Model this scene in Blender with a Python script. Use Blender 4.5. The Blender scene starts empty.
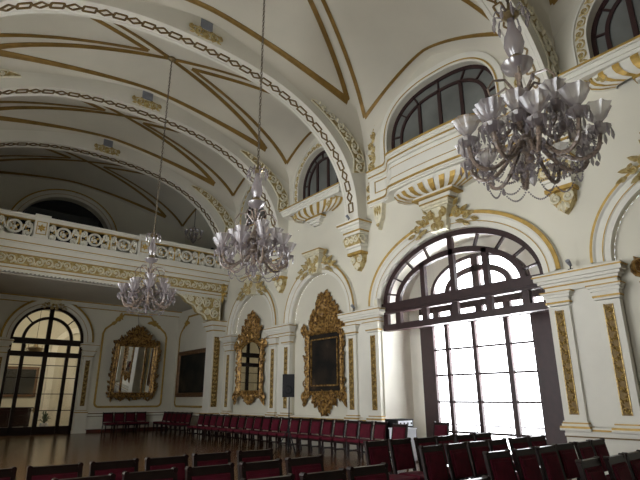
import bpy, bmesh, math, random
from math import sin, cos, pi
from mathutils import Vector, Matrix
SC = bpy.context.scene
COL = SC.collection
RND = random.Random(7)

# ------------------------------------------------------------------ materials
def _nt(name):
    m = bpy.data.materials.new(name); m.use_nodes = True
    nt = m.node_tree
    return m, nt, nt.nodes['Principled BSDF']
def mat(name, col, rough=.5, metal=0., var=0., scale=3., bump=0., bscale=20., spec=.5, col2=None, detail=4.):
    m, nt, b = _nt(name)
    b.inputs['Roughness'].default_value = rough
    b.inputs['Metallic'].default_value = metal
    b.inputs['Specular IOR Level'].default_value = spec
    c = (*col, 1)
    b.inputs['Base Color'].default_value = c
    tc = nt.nodes.new('ShaderNodeTexCoord')
    if var or col2:
        n = nt.nodes.new('ShaderNodeTexNoise'); n.inputs['Scale'].default_value = scale
        n.inputs['Detail'].default_value = detail
        r = nt.nodes.new('ShaderNodeValToRGB')
        if col2:
            r.color_ramp.elements[0].position = .38; r.color_ramp.elements[1].position = .62
            r.color_ramp.elements[0].color = (*col2, 1); r.color_ramp.elements[1].color = c
        else:
            r.color_ramp.elements[0].position = .3; r.color_ramp.elements[1].position = .7
            r.color_ramp.elements[0].color = (*[k*(1-var) for k in col], 1)
            r.color_ramp.elements[1].color = (*[min(1, k*(1+var)) for k in col], 1)
        nt.links.new(tc.outputs['Object'], n.inputs['Vector'])
        nt.links.new(n.outputs['Fac'], r.inputs['Fac'])
        nt.links.new(r.outputs['Color'], b.inputs['Base Color'])
    if bump:
        n2 = nt.nodes.new('ShaderNodeTexNoise'); n2.inputs['Scale'].default_value = bscale
        bp = nt.nodes.new('ShaderNodeBump'); bp.inputs['Strength'].default_value = bump
        bp.inputs['Distance'].default_value = .03
        nt.links.new(tc.outputs['Object'], n2.inputs['Vector'])
        nt.links.new(n2.outputs['Fac'], bp.inputs['Height'])
        nt.links.new(bp.outputs['Normal'], b.inputs['Normal'])
    return m
def glass_mix(name, col, t_fac, rough=.08, gl=.3):
    m = bpy.data.materials.new(name); m.use_nodes = True
    nt = m.node_tree; nt.nodes.clear()
    out = nt.nodes.new('ShaderNodeOutputMaterial')
    tr = nt.nodes.new('ShaderNodeBsdfTransparent')
    df = nt.nodes.new('ShaderNodeBsdfDiffuse'); df.inputs['Color'].default_value = (*col, 1)
    tl = nt.nodes.new('ShaderNodeBsdfTranslucent'); tl.inputs['Color'].default_value = (*col, 1)
    gs = nt.nodes.new('ShaderNodeBsdfGlossy'); gs.inputs['Roughness'].default_value = rough
    m1 = nt.nodes.new('ShaderNodeMixShader'); m1.inputs[0].default_value = .5
    m2 = nt.nodes.new('ShaderNodeMixShader'); m2.inputs[0].default_value = gl
    m3 = nt.nodes.new('ShaderNodeMixShader'); m3.inputs[0].default_value = t_fac
    L = nt.links.new
    L(df.outputs[0], m1.inputs[1]); L(tl.outputs[0], m1.inputs[2])
    L(m1.outputs[0], m2.inputs[1]); L(gs.outputs[0], m2.inputs[2])
    L(m2.outputs[0], m3.inputs[1]); L(tr.outputs[0], m3.inputs[2])
    L(m3.outputs[0], out.inputs[0])
    return m
def pane_mat(name, refl=.06, tint=(1, 1, 1)):
    m = bpy.data.materials.new(name); m.use_nodes = True
    nt = m.node_tree; nt.nodes.clear()
    out = nt.nodes.new('ShaderNodeOutputMaterial')
    tr = nt.nodes.new('ShaderNodeBsdfTransparent'); tr.inputs['Color'].default_value = (*tint, 1)
    gs = nt.nodes.new('ShaderNodeBsdfGlossy'); gs.inputs['Roughness'].default_value = .02
    mx = nt.nodes.new('ShaderNodeMixShader'); mx.inputs[0].default_value = refl
    nt.links.new(tr.outputs[0], mx.inputs[1]); nt.links.new(gs.outputs[0], mx.inputs[2])
    nt.links.new(mx.outputs[0], out.inputs[0])
    return m
def emis(name, col, s):
    m, nt, b = _nt(name)
    b.inputs['Base Color'].default_value = (*col, 1)
    b.inputs['Emission Color'].default_value = (*col, 1)
    b.inputs['Emission Strength'].default_value = s
    return m
def parquet():
    m, nt, b = _nt('parquet')
    tc = nt.nodes.new('ShaderNodeTexCoord')
    br = nt.nodes.new('ShaderNodeTexBrick')
    br.inputs['Scale'].default_value = 1.0
    br.inputs['Brick Width'].default_value = .6; br.inputs['Row Height'].default_value = .12
    br.inputs['Mortar Size'].default_value = .006
    br.inputs['Color1'].default_value = (.150, .064, .019, 1)
    br.inputs['Color2'].default_value = (.075, .032, .010, 1)
    br.inputs['Mortar'].default_value = (.012, .006, .003, 1)
    n = nt.nodes.new('ShaderNodeTexNoise'); n.inputs['Scale'].default_value = 8
    bp = nt.nodes.new('ShaderNodeBump'); bp.inputs['Strength'].default_value = .12; bp.inputs['Distance'].default_value = .01
    nt.links.new(tc.outputs['Object'], br.inputs['Vector']); nt.links.new(tc.outputs['Object'], n.inputs['Vector'])
    nt.links.new(br.outputs['Color'], b.inputs['Base Color'])
    nt.links.new(n.outputs['Fac'], bp.inputs['Height']); nt.links.new(bp.outputs['Normal'], b.inputs['Normal'])
    b.inputs['Roughness'].default_value = .2
    return m
def oil(name, cols, scale):
    m, nt, b = _nt(name)
    tc = nt.nodes.new('ShaderNodeTexCoord')
    n = nt.nodes.new('ShaderNodeTexNoise'); n.inputs['Scale'].default_value = scale; n.inputs['Detail'].default_value = 3
    r = nt.nodes.new('ShaderNodeValToRGB')
    r.color_ramp.elements[0].position = .35; r.color_ramp.elements[0].color = (*cols[0], 1)
    r.color_ramp.elements[1].position = .75; r.color_ramp.elements[1].color = (*cols[-1], 1)
    e = r.color_ramp.elements.new(.58); e.color = (*cols[1], 1)
    nt.links.new(tc.outputs['Object'], n.inputs['Vector']); nt.links.new(n.outputs['Fac'], r.inputs['Fac'])
    nt.links.new(r.outputs['Color'], b.inputs['Base Color'])
    b.inputs['Roughness'].default_value = .75; b.inputs['Specular IOR Level'].default_value = .15
    return m

M = dict(
    wall=mat('cream_plaster', (.74, .70, .575), .75, var=.04, scale=.8),
    vault=mat('vault_plaster', (.70, .655, .54), .8, var=.05, scale=.6),
    white=mat('white_moulding', (.80, .77, .67), .6, var=.03, scale=2),
    rib=mat('rib_plaster', (.78, .745, .64), .7, var=.03, scale=1),
    gold=mat('gold_leaf', (.60, .41, .12), .42, .55, var=.35, scale=14, bump=.3, bscale=30),
    goldbead=mat('gold_bead', (.48, .31, .075), .5, .35, var=.2, scale=6),
    band=mat('gilded_band', (.30, .18, .045), .5, .3, var=.2, scale=3),
    chain=mat('bronze_gold', (.17, .105, .03), .5, .3, var=.25, scale=6),
    gilt=mat('gilded_plaster', (.80, .74, .55), .5, 0, var=.12, scale=9),
    giltground=mat('gilded_ground', (.62, .50, .24), .5, .1, col2=(.38, .26, .075), scale=9, detail=3),
    giltdk=mat('old_gilding', (.50, .30, .09), .42, .45, col2=(.10, .045, .012), scale=11, detail=4),
    giltstrip=mat('carved_gilt', (.66, .47, .16), .42, .4, col2=(.22, .13, .035), scale=22, detail=4),
    giltbk=mat('carved_recess', (.20, .125, .035), .6, .2, var=.3, scale=20),
    wood=mat('dark_wood', (.014, .007, .006), .3, var=.3, scale=9, spec=.2),
    wwood=mat('window_wood', (.032, .012, .012), .45, var=.25, scale=6),
    velvet=mat('red_velvet', (.085, .004, .014), .75, var=.25, scale=7, spec=.25),
    floor=parquet(),
    mirror=mat('mirror_glass', (.86, .86, .84), .015, 1.0),
    darkmirror=mat('old_dark_glass', (.012, .012, .013), .06, 0, spec=.35),
    pane=mat('dim_interior_pane', (.15, .157, .145), .35, var=.3, scale=.8),  # opaque grey stands in for the dim corridor behind the glass
    clear=pane_mat('clear_pane'),
    crystal=glass_mix('crystal', (.34, .295, .30), .36, .16, .20),
    shade=glass_mix('shade_glass', (.40, .355, .36), .40, .2, .10),
    armglass=mat('smoky_glass', (.20, .15, .115), .28, 0, var=.5, scale=30, spec=.6),
    brass=mat('aged_brass', (.24, .18, .09), .35, .7, var=.3, scale=20),
    iron=mat('chain_iron', (.16, .13, .09), .4, .7),
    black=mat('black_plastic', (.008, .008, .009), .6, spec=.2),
    grille=mat('speaker_cloth', (.008, .008, .009), .8, bump=.4, bscale=200),
    whitep=mat('white_laminate', (.78, .82, .88), .35),
    grey=mat('grey_vent', (.27, .28, .31), .6),
    paint1=oil('dark_canvas', ((.012, .011, .010), (.035, .026, .018), (.12, .075, .05)), 1.3),
    paint2=oil('brown_canvas', ((.012, .013, .011), (.03, .026, .018), (.07, .05, .03)), .9),
    frame=mat('walnut_gilt_frame', (.16, .075, .025), .4, .3, var=.3, scale=8),
    red=mat('red_baseboard', (.10, .02, .012), .45),
    yellow=mat('pale_yellow_wall', (.66, .62, .50), .8, var=.05, scale=1),
    stone=mat('terrace_stone', (.55, .53, .5), .8, var=.1, scale=4),
        leaf=mat('pot_leaves', (.05, .09, .04), .6, var=.4, scale=9),
    ceram=mat('blue_white_pot', (.35, .45, .55), .3, col2=(.7, .7, .68), scale=8),
)

# ------------------------------------------------------------------ mesh builder
class MB:
    def __init__(s, T=None):
        s.v = []; s.f = []; s.m = []; s.T = T or (lambda a, b, c: (a, b, c))
    def add(s, vs, fs, m=0):
        o = len(s.v); s.v += [s.T(*p) for p in vs]
        s.f += [tuple(i+o for i in f) for f in fs]; s.m += [m]*len(fs)
    def box(s, a0, a1, b0, b1, c0, c1, m=0):
        s.add([(a, b, c) for c in (c0, c1) for b in (b0, b1) for a in (a0, a1)],
              [(0, 2, 3, 1), (4, 5, 7, 6), (0, 1, 5, 4), (2, 6, 7, 3), (0, 4, 6, 2), (1, 3, 7, 5)], m)
    def prism(s, poly, c0, c1, m=0):          # polygon in (a,b), extruded along c
        n = len(poly)
        s.add([(a, b, c0) for a, b in poly]+[(a, b, c1) for a, b in poly],
              [tuple(range(n-1, -1, -1)), tuple(range(n, 2*n))]+[(i, (i+1) % n, n+(i+1) % n, n+i) for i in range(n)], m)
    def loft(s, rings, m=0, cap=True, closed=True):
        n = len(rings[0]); o = [p for r in rings for p in r]; fs = []
        for k in range(len(rings)-1):
            for i in range(n if closed else n-1):
                j = (i+1) % n
                fs.append((k*n+i, k*n+j, (k+1)*n+j, (k+1)*n+i))
        if cap:
            fs.append(tuple(range(n-1, -1, -1))); e = (len(rings)-1)*n
            fs.append(tuple(range(e, e+n)))
        s.add(o, fs, m)
    def tube(s, pts, r, n=6, m=0, cap=True):
        pts = [Vector(p) for p in pts]; N = len(pts)
        if not hasattr(r, '__len__'): r = [r]*N
        rings = []; up = None
        for i, p in enumerate(pts):
            t = (pts[min(i+1, N-1)]-pts[max(i-1, 0)])
            if t.length < 1e-9: t = Vector((0, 0, 1))
            t.normalize()
            if up is None:
                up = Vector((0, 0, 1)) if abs(t.z) < .9 else Vector((1, 0, 0))
            e1 = t.cross(up)
            if e1.length < 1e-6: e1 = t.cross(Vector((.3, 1, .2)))
            e1.normalize(); e2 = e1.cross(t); up = e2
            rings.append([tuple(p+r[i]*(cos(2*pi*k/n)*e1+sin(2*pi*k/n)*e2)) for k in range(n)])
        s.loft(rings, m, cap)
    def lathe(s, prof, c=(0, 0, 0), n=12, m=0, flute=0., k=0):   # prof [(r,z)], axis = third coordinate
        rings = []
        for r, z in prof:
            rings.append([(c[0]+r*(1+flute*(r > .06)*cos(k*2*pi*i/n))*cos(2*pi*i/n), c[1]+r*(1+flute*(r > .06)*cos(k*2*pi*i/n))*sin(2*pi*i/n), c[2]+z) for i in range(n)])
        s.loft(rings, m, cap=False)
    def sweep(s, path, prof, mats=None, closed=False):
        # path [(a,b,da,db)] point and outward direction, prof [(rho,n)]
        rings = [[(a+da*q, b+db*q, h) for q, h in prof] for a, b, da, db in path]
        n = len(prof); vs = [p for r in rings for p in r]
        for i in range(n-1):
            fs = [(k*n+i, k*n+i+1, (k+1)*n+i+1, (k+1)*n+i) for k in range(len(rings)-1)]
            o = len(s.v); used = sorted({q for f in fs for q in f}); mp = {q: j for j, q in enumerate(used)}
            s.add([vs[q] for q in used], [tuple(mp[q] for q in f) for f in fs], mats[i] if mats else 0)
    def spiral(s, a, b, r, turns=1.5, a0=0., d=1, w=.03, h=.02, N=None, m=0):
        N = N or int(9*turns)+4; pts = []; rr = []
        for i in range(N):
            t = i/(N-1); q = r*(1-.86*t); an = a0+d*2*pi*turns*t
            pts.append((a+q*cos(an), b+q*sin(an), h)); rr.append(w*(1-.45*t))
        s.tube(pts, rr, 4, m); s.blob(a, b, w*1.3, h+w*.8, m)
    def blob(s, a, b, r, h, m=0, n=6):
        s.add([(a+r*cos(2*pi*i/n), b+r*sin(2*pi*i/n), 0) for i in range(n)]+[(a+.6*r*cos(2*pi*i/n), b+.6*r*sin(2*pi*i/n), h*.75) for i in range(n)]+[(a, b, h)],
              [(i, (i+1) % n, n+(i+1) % n, n+i) for i in range(n)]+[(n+i, n+(i+1) % n, 2*n) for i in range(n)], m)
    def leaf(s, a, b, an, L, W, H=.03, m=0, curl=0.):
        ca, sa = cos(an), sin(an)
        def P(x, y, h):
            y += curl*x*x/max(L, 1e-6)
            return (a+ca*x-sa*y, b+sa*x+ca*y, h)
        out = [(0, .12*W), (.35*L, .5*W), (.7*L, .36*W), (L, 0), (.7*L, -.36*W), (.35*L, -.5*W), (0, -.12*W)]
        vs = [P(x, y, 0) for x, y in out]+[P(.05*L, 0, H*.6), P(.4*L, 0, H), P(.75*L, 0, H*.7)]
        s.add(vs, [(0, 1, 8, 7), (1, 2, 9, 8), (2, 3, 9), (3, 4, 9), (4, 5, 8, 9), (5, 6, 7, 8), (6, 0, 7)], m)
    def build(s, name, mats, parent=None, smooth=False, loc=None):
        me = bpy.data.meshes.new(name)
        off = Vector(loc) if loc else Vector((0, 0, 0))
        if parent is not None and loc is None:
            off = Vector(WLOC.get(parent.name, (0, 0, 0)))
        me.from_pydata([tuple(Vector(p)-off) for p in s.v], [], s.f)
        if not isinstance(mats, (list, tuple)): mats = [mats]
        for q in mats: me.materials.append(q)
        me.polygons.foreach_set('material_index', s.m)
        bm = bmesh.new(); bm.from_mesh(me)
        bmesh.ops.remove_doubles(bm, verts=bm.verts, dist=1e-5)
        bmesh.ops.recalc_face_normals(bm, faces=bm.faces)
        for f in bm.faces: f.smooth = smooth
        if smooth:
            for e in bm.edges:
                if len(e.link_faces) == 2 and e.calc_face_angle(0) > .7: e.smooth = False
        bm.to_mesh(me); bm.free()
        o = bpy.data.objects.new(name, me); COL.objects.link(o)
        if parent is not None: o.parent = parent; WLOC[o.name] = tuple(off)
        else: o.location = off; WLOC[o.name] = tuple(off)
        return o
WLOC = {}
def thing(name, label, cat, loc=(0, 0, 0), group=None):
    o = bpy.data.objects.new(name, None); COL.objects.link(o); o.location = loc
    o.empty_display_size = .2
    WLOC[o.name] = tuple(loc)
    return tag(o, label, cat, group)
def tag(o, label, cat, group=None):
    o['label'] = label; o['category'] = cat
    if group: o['group'] = group
    return o
def struct(o, label=None, cat='building part'):
    o['kind'] = 'structure'
    if label: o['label'] = label
    o['category'] = cat
    return o
def copy_tree(o, parent=None):
    c = o.copy(); COL.objects.link(c)
    if parent is not None: c.parent = parent
    for ch in list(o.children): copy_tree(ch, c)
    return c

XW, XL, YB, YF0 = .15, -13.35, 28.17, -5.0
XC = -6.6
def RW(p=0.):  return lambda a, b, c: (XW-p-c, a, b)       # right wall: a = y, b = z, c = out into the room
def BW(y=YB):  return lambda a, b, c: (a, y-c, b)          # faces -y: a = x, b = z
def ARC(yc, zs, a, b, t0=0., t1=pi, N=40):
    out = []
    for i in range(N+1):
        t = t0+(t1-t0)*i/N
        dn = Vector((cos(t)*b, sin(t)*a)).normalized() if a != b else Vector((cos(t), sin(t)))
        out.append((yc+a*cos(t), zs+b*sin(t), dn.x, dn.y))
    return out
def archpts(yc, zs, a, b, N=32, e=2.0):
    out = []
    for i in range(N+1):
        t = pi*i/N; c, q = cos(t), sin(t)
        out.append((yc+a*math.copysign(abs(c)**(2/e), c), zs+b*abs(q)**(2/e)))
    return out

# ------------------------------------------------------------------ vaults
HALF = 6.75
BAYS = dict(  # yc, clear half width, crown, corner, wall apex, rib apex
    Z=(-2.6, 2.35, 13.2, 10.9, 12.5, 12.9), A=(2.63, 2.18, 13.2, 10.9, 12.5, 12.9),
    B=(8.875, 3.365, 14.1, 10.3, 12.85, 12.95), C=(15.05, 2.1, 13.2, 10.9, 12.5, 12.9),
    D=(19.9, 2.05, 13.2, 10.9, 12.5, 12.9), E=(25.45, 2.8, 13.2, 10.9, 12.4, 12.9))
def vz(bay, u, v):
    yc, hb, cr, co, wa, ra = BAYS[bay]
    m = max(abs(u), abs(v)); s = min(abs(u), abs(v))/m if m > 1e-6 else 0
    m = min(m, 1.)
    G = co+(cr-co)*math.sqrt(max(0, 1-m*m))
    top = wa if abs(u) >= abs(v) else ra
    R = cr+(top-cr)*m**1.2
    return G+(R-G)*(1-s**1.5)
def vpt(bay, u, v, off=0.):
    yc, hb = BAYS[bay][:2]
    return (XC+u*HALF, yc+v*hb, vz(bay, u, v)-off)
def make_vault(bay):
    mb = MB(); N, K = 26, 24
    for web in range(4):
        vs = []; fs = []
        for i in range(N+1):
            m = .002+.998*sin(pi/2*i/N)
            for k in range(K+1):
                s = -1+2*k/K
                u, v = ((m, m*s), (m*s, m), (-m, m*s), (m*s, -m))[web]
                vs.append(vpt(bay, u, v))
        for i in range(N):
            for k in range(K):
                a = i*(K+1)+k; fs.append((a, a+1, a+K+2, a+K+1))
        mb.add(vs, fs)
    return struct(mb.build('ceiling', M['vault'], None, True), None, 'ceiling')
def band(mb, bay, p0, p1, w=.068, N=18, mids=None):
    # strip following the vault between plan points p0, p1 (u, v)
    yc, hb = BAYS[bay][:2]
    A = Vector((p0[0]*HALF, p0[1]*hb)); B = Vector((p1[0]*HALF, p1[1]*hb))
    d = (B-A).normalized(); nrm = Vector((-d.y, d.x))
    pr = [(-1, .012), (-1, .035), (-.35, .035), (-.3, .02), (.3, .02), (.35, .035), (1, .035), (1, .012)]
    rings = []
    for i in range(N+1):
        P = A+(B-A)*(i/N); r = []
        for q, off in pr:
            Q = P+nrm*(w*q); u, v = Q.x/HALF, Q.y/hb
            r.append(vpt(bay, max(-1, min(1, u)), max(-1, min(1, v)), off))
        rings.append(r)
    mb.loft(rings, 0, False, False)
def make_bands(bay, par):
    mb = MB(); tip = .83 if bay == 'B' else .785
    for sg in (1, -1):
        for t in (1, -1):
            band(mb, bay, (0, 0), (tip*t, .89*sg))
            band(mb, bay, (.12*sg, 0), (.945*sg, .87*t))
        band(mb, bay, (-tip, .89*sg), (tip, .89*sg), N=40)
        band(mb, bay, (.945*sg, -.87), (.945*sg, .87), .045, 26)
    return mb.build('gilded_banding', M['band'], par)
for b in BAYS:
    v = make_vault(b); v['label'] = {'A': 'painted vault bay past the tall glass door bay', 'B': 'widest vault bay above the tall glass door', 'C': 'vault bay over the dark portrait niche', 'D': 'vault bay next to the balcony', 'E': 'dark vault bay over the gallery', 'Z': 'vault bay behind the viewer'}[b]
    make_bands(b, v)

# ------------------------------------------------------------------ transverse ribs
RIBS = [(.1, .34), (5.16, .35), (12.59, .35), (17.51, .35), (22.3, .34)]
RZ, RA, RBH, RE = 7.75, 6.3, 4.4, 2.35
def rib_pt(t):      # t in 0..1 from right to left
    an = pi*t; c, q = cos(an), sin(an)
    return (XC+RA*math.copysign(abs(c)**(2/RE), c), RZ+RBH*abs(q)**(2/RE))
def rib_len(N=400):
    P = [Vector(rib_pt(i/N)) for i in range(N+1)]; L = [0]
    for i in range(N): L.append(L[-1]+(P[i+1]-P[i]).length)
    return P, L
RP, RL = rib_len()
def rib_at(s):
    s = max(0, min(RL[-1]-1e-6, s)); lo = 0
    import bisect
    i = bisect.bisect_right(RL, s)-1; f = (s-RL[i])/(RL[i+1]-RL[i]+1e-12)
    p = RP[i].lerp(RP[i+1], f); d = (RP[i+1]-RP[i]).normalized()
    return p, d
SPANDREL_LABELS = {}
def make_rib(k, yc, hw):
    mb = MB(); N = 80
    P = [rib_pt(i/N) for i in range(N+1)]
    y0, y1 = yc-hw, yc+hw
    # soffit with a raised margin on both arrises
    sec = [(y0, 0), (y0+.10, 0), (y0+.12, .03), (y1-.12, .03), (y1-.10, 0), (y1, 0)]
    rings = []
    for i in range(N+1):
        _, d = rib_at(RL[-1]*i/N); p, d = rib_at(RL[-1]*i/N)
        nx, nz = d.y, -d.x      # outward from the room (up)
        if nz < 0 and abs(nz) > abs(nx): nx, nz = -nx, -nz
        nx, nz = (p.x-XC)/RA, max(.0, (p.y-RZ)/RBH)
        l = math.hypot(nx, nz); nx /= l; nz /= l
        rings.append([(p.x+nx*o, y, p.y+nz*o) for y, o in sec])
    mb.loft(rings, 0, False, False)
    o = struct(mb.build('trim_%d' % (k+1), M['rib'], None, True), 'plaster rib with chain pattern crossing the vault', 'ceiling rib')
    fb = MB()
    xs = sorted({rib_pt(i/120)[0] for i in range(121)} | {XW, XL})
    def zi(x):
        q = abs(x-XC)/RA
        return RZ-.02 if q >= 1 else RZ+RBH*(1-q**RE)**(1/RE)
    for y in (y0, y1):
        for i in range(len(xs)-1):
            xa, xb = xs[i], xs[i+1]; za, zb = zi(xa), zi(xb)
            if abs((xa+xb)/2-XC) > RA: za = zb = RZ-.02
            fb.add([(xa, y, za), (xb, y, zb), (xb, y, 13.3), (xa, y, 13.3)], [(0, 1, 2, 3)])
    fb.build('rib_face', M['rib'], o)
    # chain of alternating rectangles and lozenges inlaid in the soffit
    cb = MB(); pitch = .41; n = int((RL[-1]-.5)/pitch); s0 = (RL[-1]-n*pitch)/2+pitch/2
    def bar(s1, w1, s2, w2, th=.022):
        pts = []
        for s, w in ((s1, w1), (s2, w2)):
            p, d = rib_at(s); pts.append((p, d, w))
        a, b = pts
        dv = Vector((s2-s1, w2-w1)).normalized(); nv = Vector((-dv.y, dv.x))*th
        top = []; bot = []
        for s, w in ((s1, w1), (s2, w2)):
            for q in (-1, 1):
                p, d = rib_at(s+q*nv.x); yy = yc+w+q*nv.y
                nx, nz = (p.x-XC)/RA, max(0., (p.y-RZ)/RBH); l = math.hypot(nx, nz)+1e-9
                nx /= l; nz /= l
                top.append((p.x+nx*.035, yy, p.y+nz*.035)); bot.append((p.x-nx*.005, yy, p.y-nz*.005))
        cb.add(bot+top, [(0, 1, 3, 2), (0, 4, 5, 1), (1, 5, 7, 3), (3, 7, 6, 2), (2, 6, 4, 0)])
    for i in range(n):
        s = s0+i*pitch
        if i % 2 == 0:
            a, w = .165, .105
            for e in ((-a, -w, a, -w), (-a, w, a, w), (-a, -w, -a, w), (a, -w, a, w)):
                bar(s+e[0], e[1], s+e[2], e[3])
        else:
            a, w = .19, .13
            for e in ((-a, 0, 0, w), (0, w, a, 0), (a, 0, 0, -w), (0, -w, -a, 0)):
                bar(s+e[0], e[1], s+e[2], e[3])
        bar(s+.17, 0, s+pitch-.17, 0, .03)
    c = cb.build('chain_inlay', M['chain'], o)
    return o
for k, (yc, hw) in enumerate(RIBS): make_rib(k, yc, hw)

def scrollwork(mb, w, h, n, seed=0, tube=.03, hh=.02):
    """running scroll filling a strip a in 0..w, b in 0..h"""
    r = random.Random(seed); st = w/n
    for i in range(n):
        cx = st*(i+.5); d = 1 if i % 2 else -1; cy = h*.5+d*h*.06
        mb.spiral(cx, cy, min(st*.5, h*.46), 1.4, -d*pi/2, d, tube, hh)
        mb.leaf(cx+st*.3, cy-d*h*.3, d*.9, st*.4, h*.3, hh*2)
        mb.leaf(cx-st*.35, cy+d*h*.3, -d*2.2, st*.35, h*.28, hh*2)

# leaf and scroll relief on the haunches of each rib face
def make_spandrel(yf, sg, label):
    T = lambda a, b, c: (XC+sg*a, yf-c, b)
    mb = MB(T); r = random.Random(3)
    N = 15
    def mid(t):                  # t=0 bottom .. 1 tip, along the haunch
        s = 1.35+t*3.35; p, d = rib_at(s)
        a = p.x-XC; b = p.y
        nx, nz = (p.x-XC)/RA, (p.y-RZ)/RBH; l = math.hypot(nx, nz); nx /= l; nz /= l
        wd = .50*(1-t)**.55+.06
        off = .36+.5*wd
        a2 = a+nx*off; b2 = b+nz*off+.30*(1-t)
        return min(a2, 6.42), b2, wd, math.atan2(d.y, d.x)
    base = []
    L = []; R = []
    for i in range(N+1):
        a, b, wd, an = mid(i/N); nx, nz = cos(an+pi/2), sin(an+pi/2)
        L.append((a+nx*wd*.55, b+nz*wd*.55, .01)); R.append((a-nx*wd*.55, b-nz*wd*.55, .01))
    L = [(min(p[0], 6.7), p[1], p[2]) for p in L]; R = [(min(p[0], 6.7), p[1], p[2]) for p in R]
    mb.loft([[L[i], R[i]] for i in range(N+1)], 0, False, False)
    for k in (L, R): mb.tube(k, .03, 5, 1)
    for i in range(7):
        t = (i+.5)/7.6; a, b, wd, an = mid(t); d = 1 if i % 2 else -1
        mb.spiral(a, b, wd*.46, 1.35, an+d*pi/2, d, .05*(.45+wd), .05, m=1)
        mb.leaf(a+cos(an)*.16, b+sin(an)*.16, an+d*.9, wd*.55, wd*.3, .10, 1)
        mb.leaf(a-cos(an)*.1, b-sin(an)*.1, an-d*1.5, wd*.5, wd*.26, .10, 1)
    o = mb.build('spandrel_relief', [M['giltground'], M['gilt']], None, True, loc=T(mid(.3)[0], mid(.3)[1], 0))
    return tag(o, label, 'ornament', 'gilded reliefs on the rib haunches')
names = ['', 'rib before the tall glass door bay', 'rib after the tall glass door bay', 'rib between the two wall mirror bays', 'rib over the balcony']
for k, (yc, hw) in enumerate(RIBS):
    if k == 0: continue
    for sg in (1, -1):
        if k == 1 and sg < 0: continue
        make_spandrel(yc-hw-.005, sg, 'gilded scroll relief on the %s haunch of the %s' % ('window-wall' if sg > 0 else 'far', names[k]))

def make_vent(yf, which):
    T = lambda a, b, c: (XC+a, yf-c, b)
    m = MB(T); m.box(-.2, .2, 12.57, 12.89, 0, .03)
    for i in range(6): m.box(-.17, .17, 12.60+i*.046, 12.62+i*.046, .03, .04)
    tag(m.build('air_vent', M['grey'], None, loc=T(0, 12.72, 0)), 'small square grey vent at the crown of the %s' % which, 'vent', 'vents at the rib crowns')
    m = MB(T)
    m.blob(0, 12.38, .14, .07)
    for q in (1, -1):
        m.spiral(q*.27, 12.40, .13, 1.4, pi/2, q, .035, .03); m.spiral(q*.47, 12.43, .10, 1.3, pi/2, -q, .028, .03)
        m.leaf(q*.12, 12.47, pi/2-q*.7, .18, .1, .05); m.leaf(q*.36, 12.33, pi/2+(-q)*1.9, .2, .1, .05); m.leaf(q*.2, 12.33, -pi/2+q*.5, .14, .09, .05)
    m.tube([(-.56, 12.48, .02), (-.3, 12.515, .02), (0, 12.49, .02), (.3, 12.515, .02), (.56, 12.48, .02)], .025, 5)
    m.tube([(-.56, 12.44, .02), (-.3, 12.27, .02), (0, 12.24, .02), (.3, 12.27, .02), (.56, 12.44, .02)], .025, 5)
    tag(m.build('cartouche', M['giltground'], None, True, loc=T(0, 12.4, 0)), 'gilded scroll cartouche under the vent of the %s' % which, 'ornament', 'cartouches at the rib crowns')
for k in (2, 3, 4): make_vent(RIBS[k][0]-RIBS[k][1]-.004, names[k])

# ------------------------------------------------------------------ right wall
# openings: (y centre, spring z, half width, rise, bottom z)
NICHES = dict(A=(2.63, 4.58, 1.72, 1.72, 1.0), C=(15.03, 4.58, 1.72, 1.72, 1.0), D=(19.87, 4.58, 1.68, 1.68, 1.0))
DOORB = (8.83, 4.58, 2.86, 1.88, 0.)
UPW = dict(A=(2.63, 10.35, 1.36, 1.45, 9.45), C=(15.05, 10.35, 1.36, 1.45, 9.45), D=(19.9, 10.35, 1.3, 1.45, 9.45))
UPB = (8.85, 10.3, 2.22, 1.72, 9.3)
UPE = 2.5
def otop(o, y, e=2.):
    yc, zs, a, b, z0 = o
    q = abs(y-yc)/a
    return None if q >= 1 else zs+b*(1-q**e)**(1/e)
def wall_columns(T, y0, y1, ztop, ops, e_of, zbot=0.):
    ys = {y0, y1}
    for o in ops:
        yc, zs, a, b, z0 = o
        for i in range(41): ys.add(yc-a*cos(pi*i/40))
    ys = sorted(y for y in ys if y0 <= y <= y1)
    mb = MB(T)
    for i in range(len(ys)-1):
        ya, yb = ys[i], ys[i+1]; ym = (ya+yb)/2
        if yb-ya < 1e-6: continue
        segs = [(zbot, zbot, None)]
        cur = (zbot, zbot); quads = []
        act = sorted([o for o in ops if abs(ym-o[0]) < o[2]], key=lambda o: o[4])
        lo = (zbot, zbot)
        for o in act:
            e = e_of(o)
            if o[4] > lo[0]+1e-6: quads.append((lo, (o[4], o[4])))
            def tp(y): 
                v = otop(o, y, e); return o[1] if v is None else v
            lo = (tp(ya), tp(yb))
        quads.append((lo, (ztop, ztop)))
        for (l0, l1), (h0, h1) in quads:
            mb.add([(ya, l0, 0), (yb, l1, 0), (yb, h1, 0), (ya, h0, 0)], [(0, 1, 2, 3)])
    for o in ops: pass
    return mb
def reveal(mb, o, depth, e=2., sill=True, m=0, N=40):
    yc, zs, a, b, z0 = o
    pts = [(yc+a, z0)]+archpts(yc, zs, a, b, N, e)+[(yc-a, z0)]
    mb.loft([[(p, q, 0), (p, q, -depth)] for p, q in pts], m, False, False)
    if sill: mb.add([(yc-a, z0, 0), (yc+a, z0, 0), (yc+a, z0, -depth), (yc-a, z0, -depth)], [(0, 1, 2, 3)], m)
e_of = lambda o: UPE if o is UPB else 2.
mb = wall_columns(RW(), YF0, YB, 14.4, [NICHES['A'], NICHES['C'], NICHES['D'], DOORB, UPW['A'], UPW['C'], UPW['D'], UPB], e_of)
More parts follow.
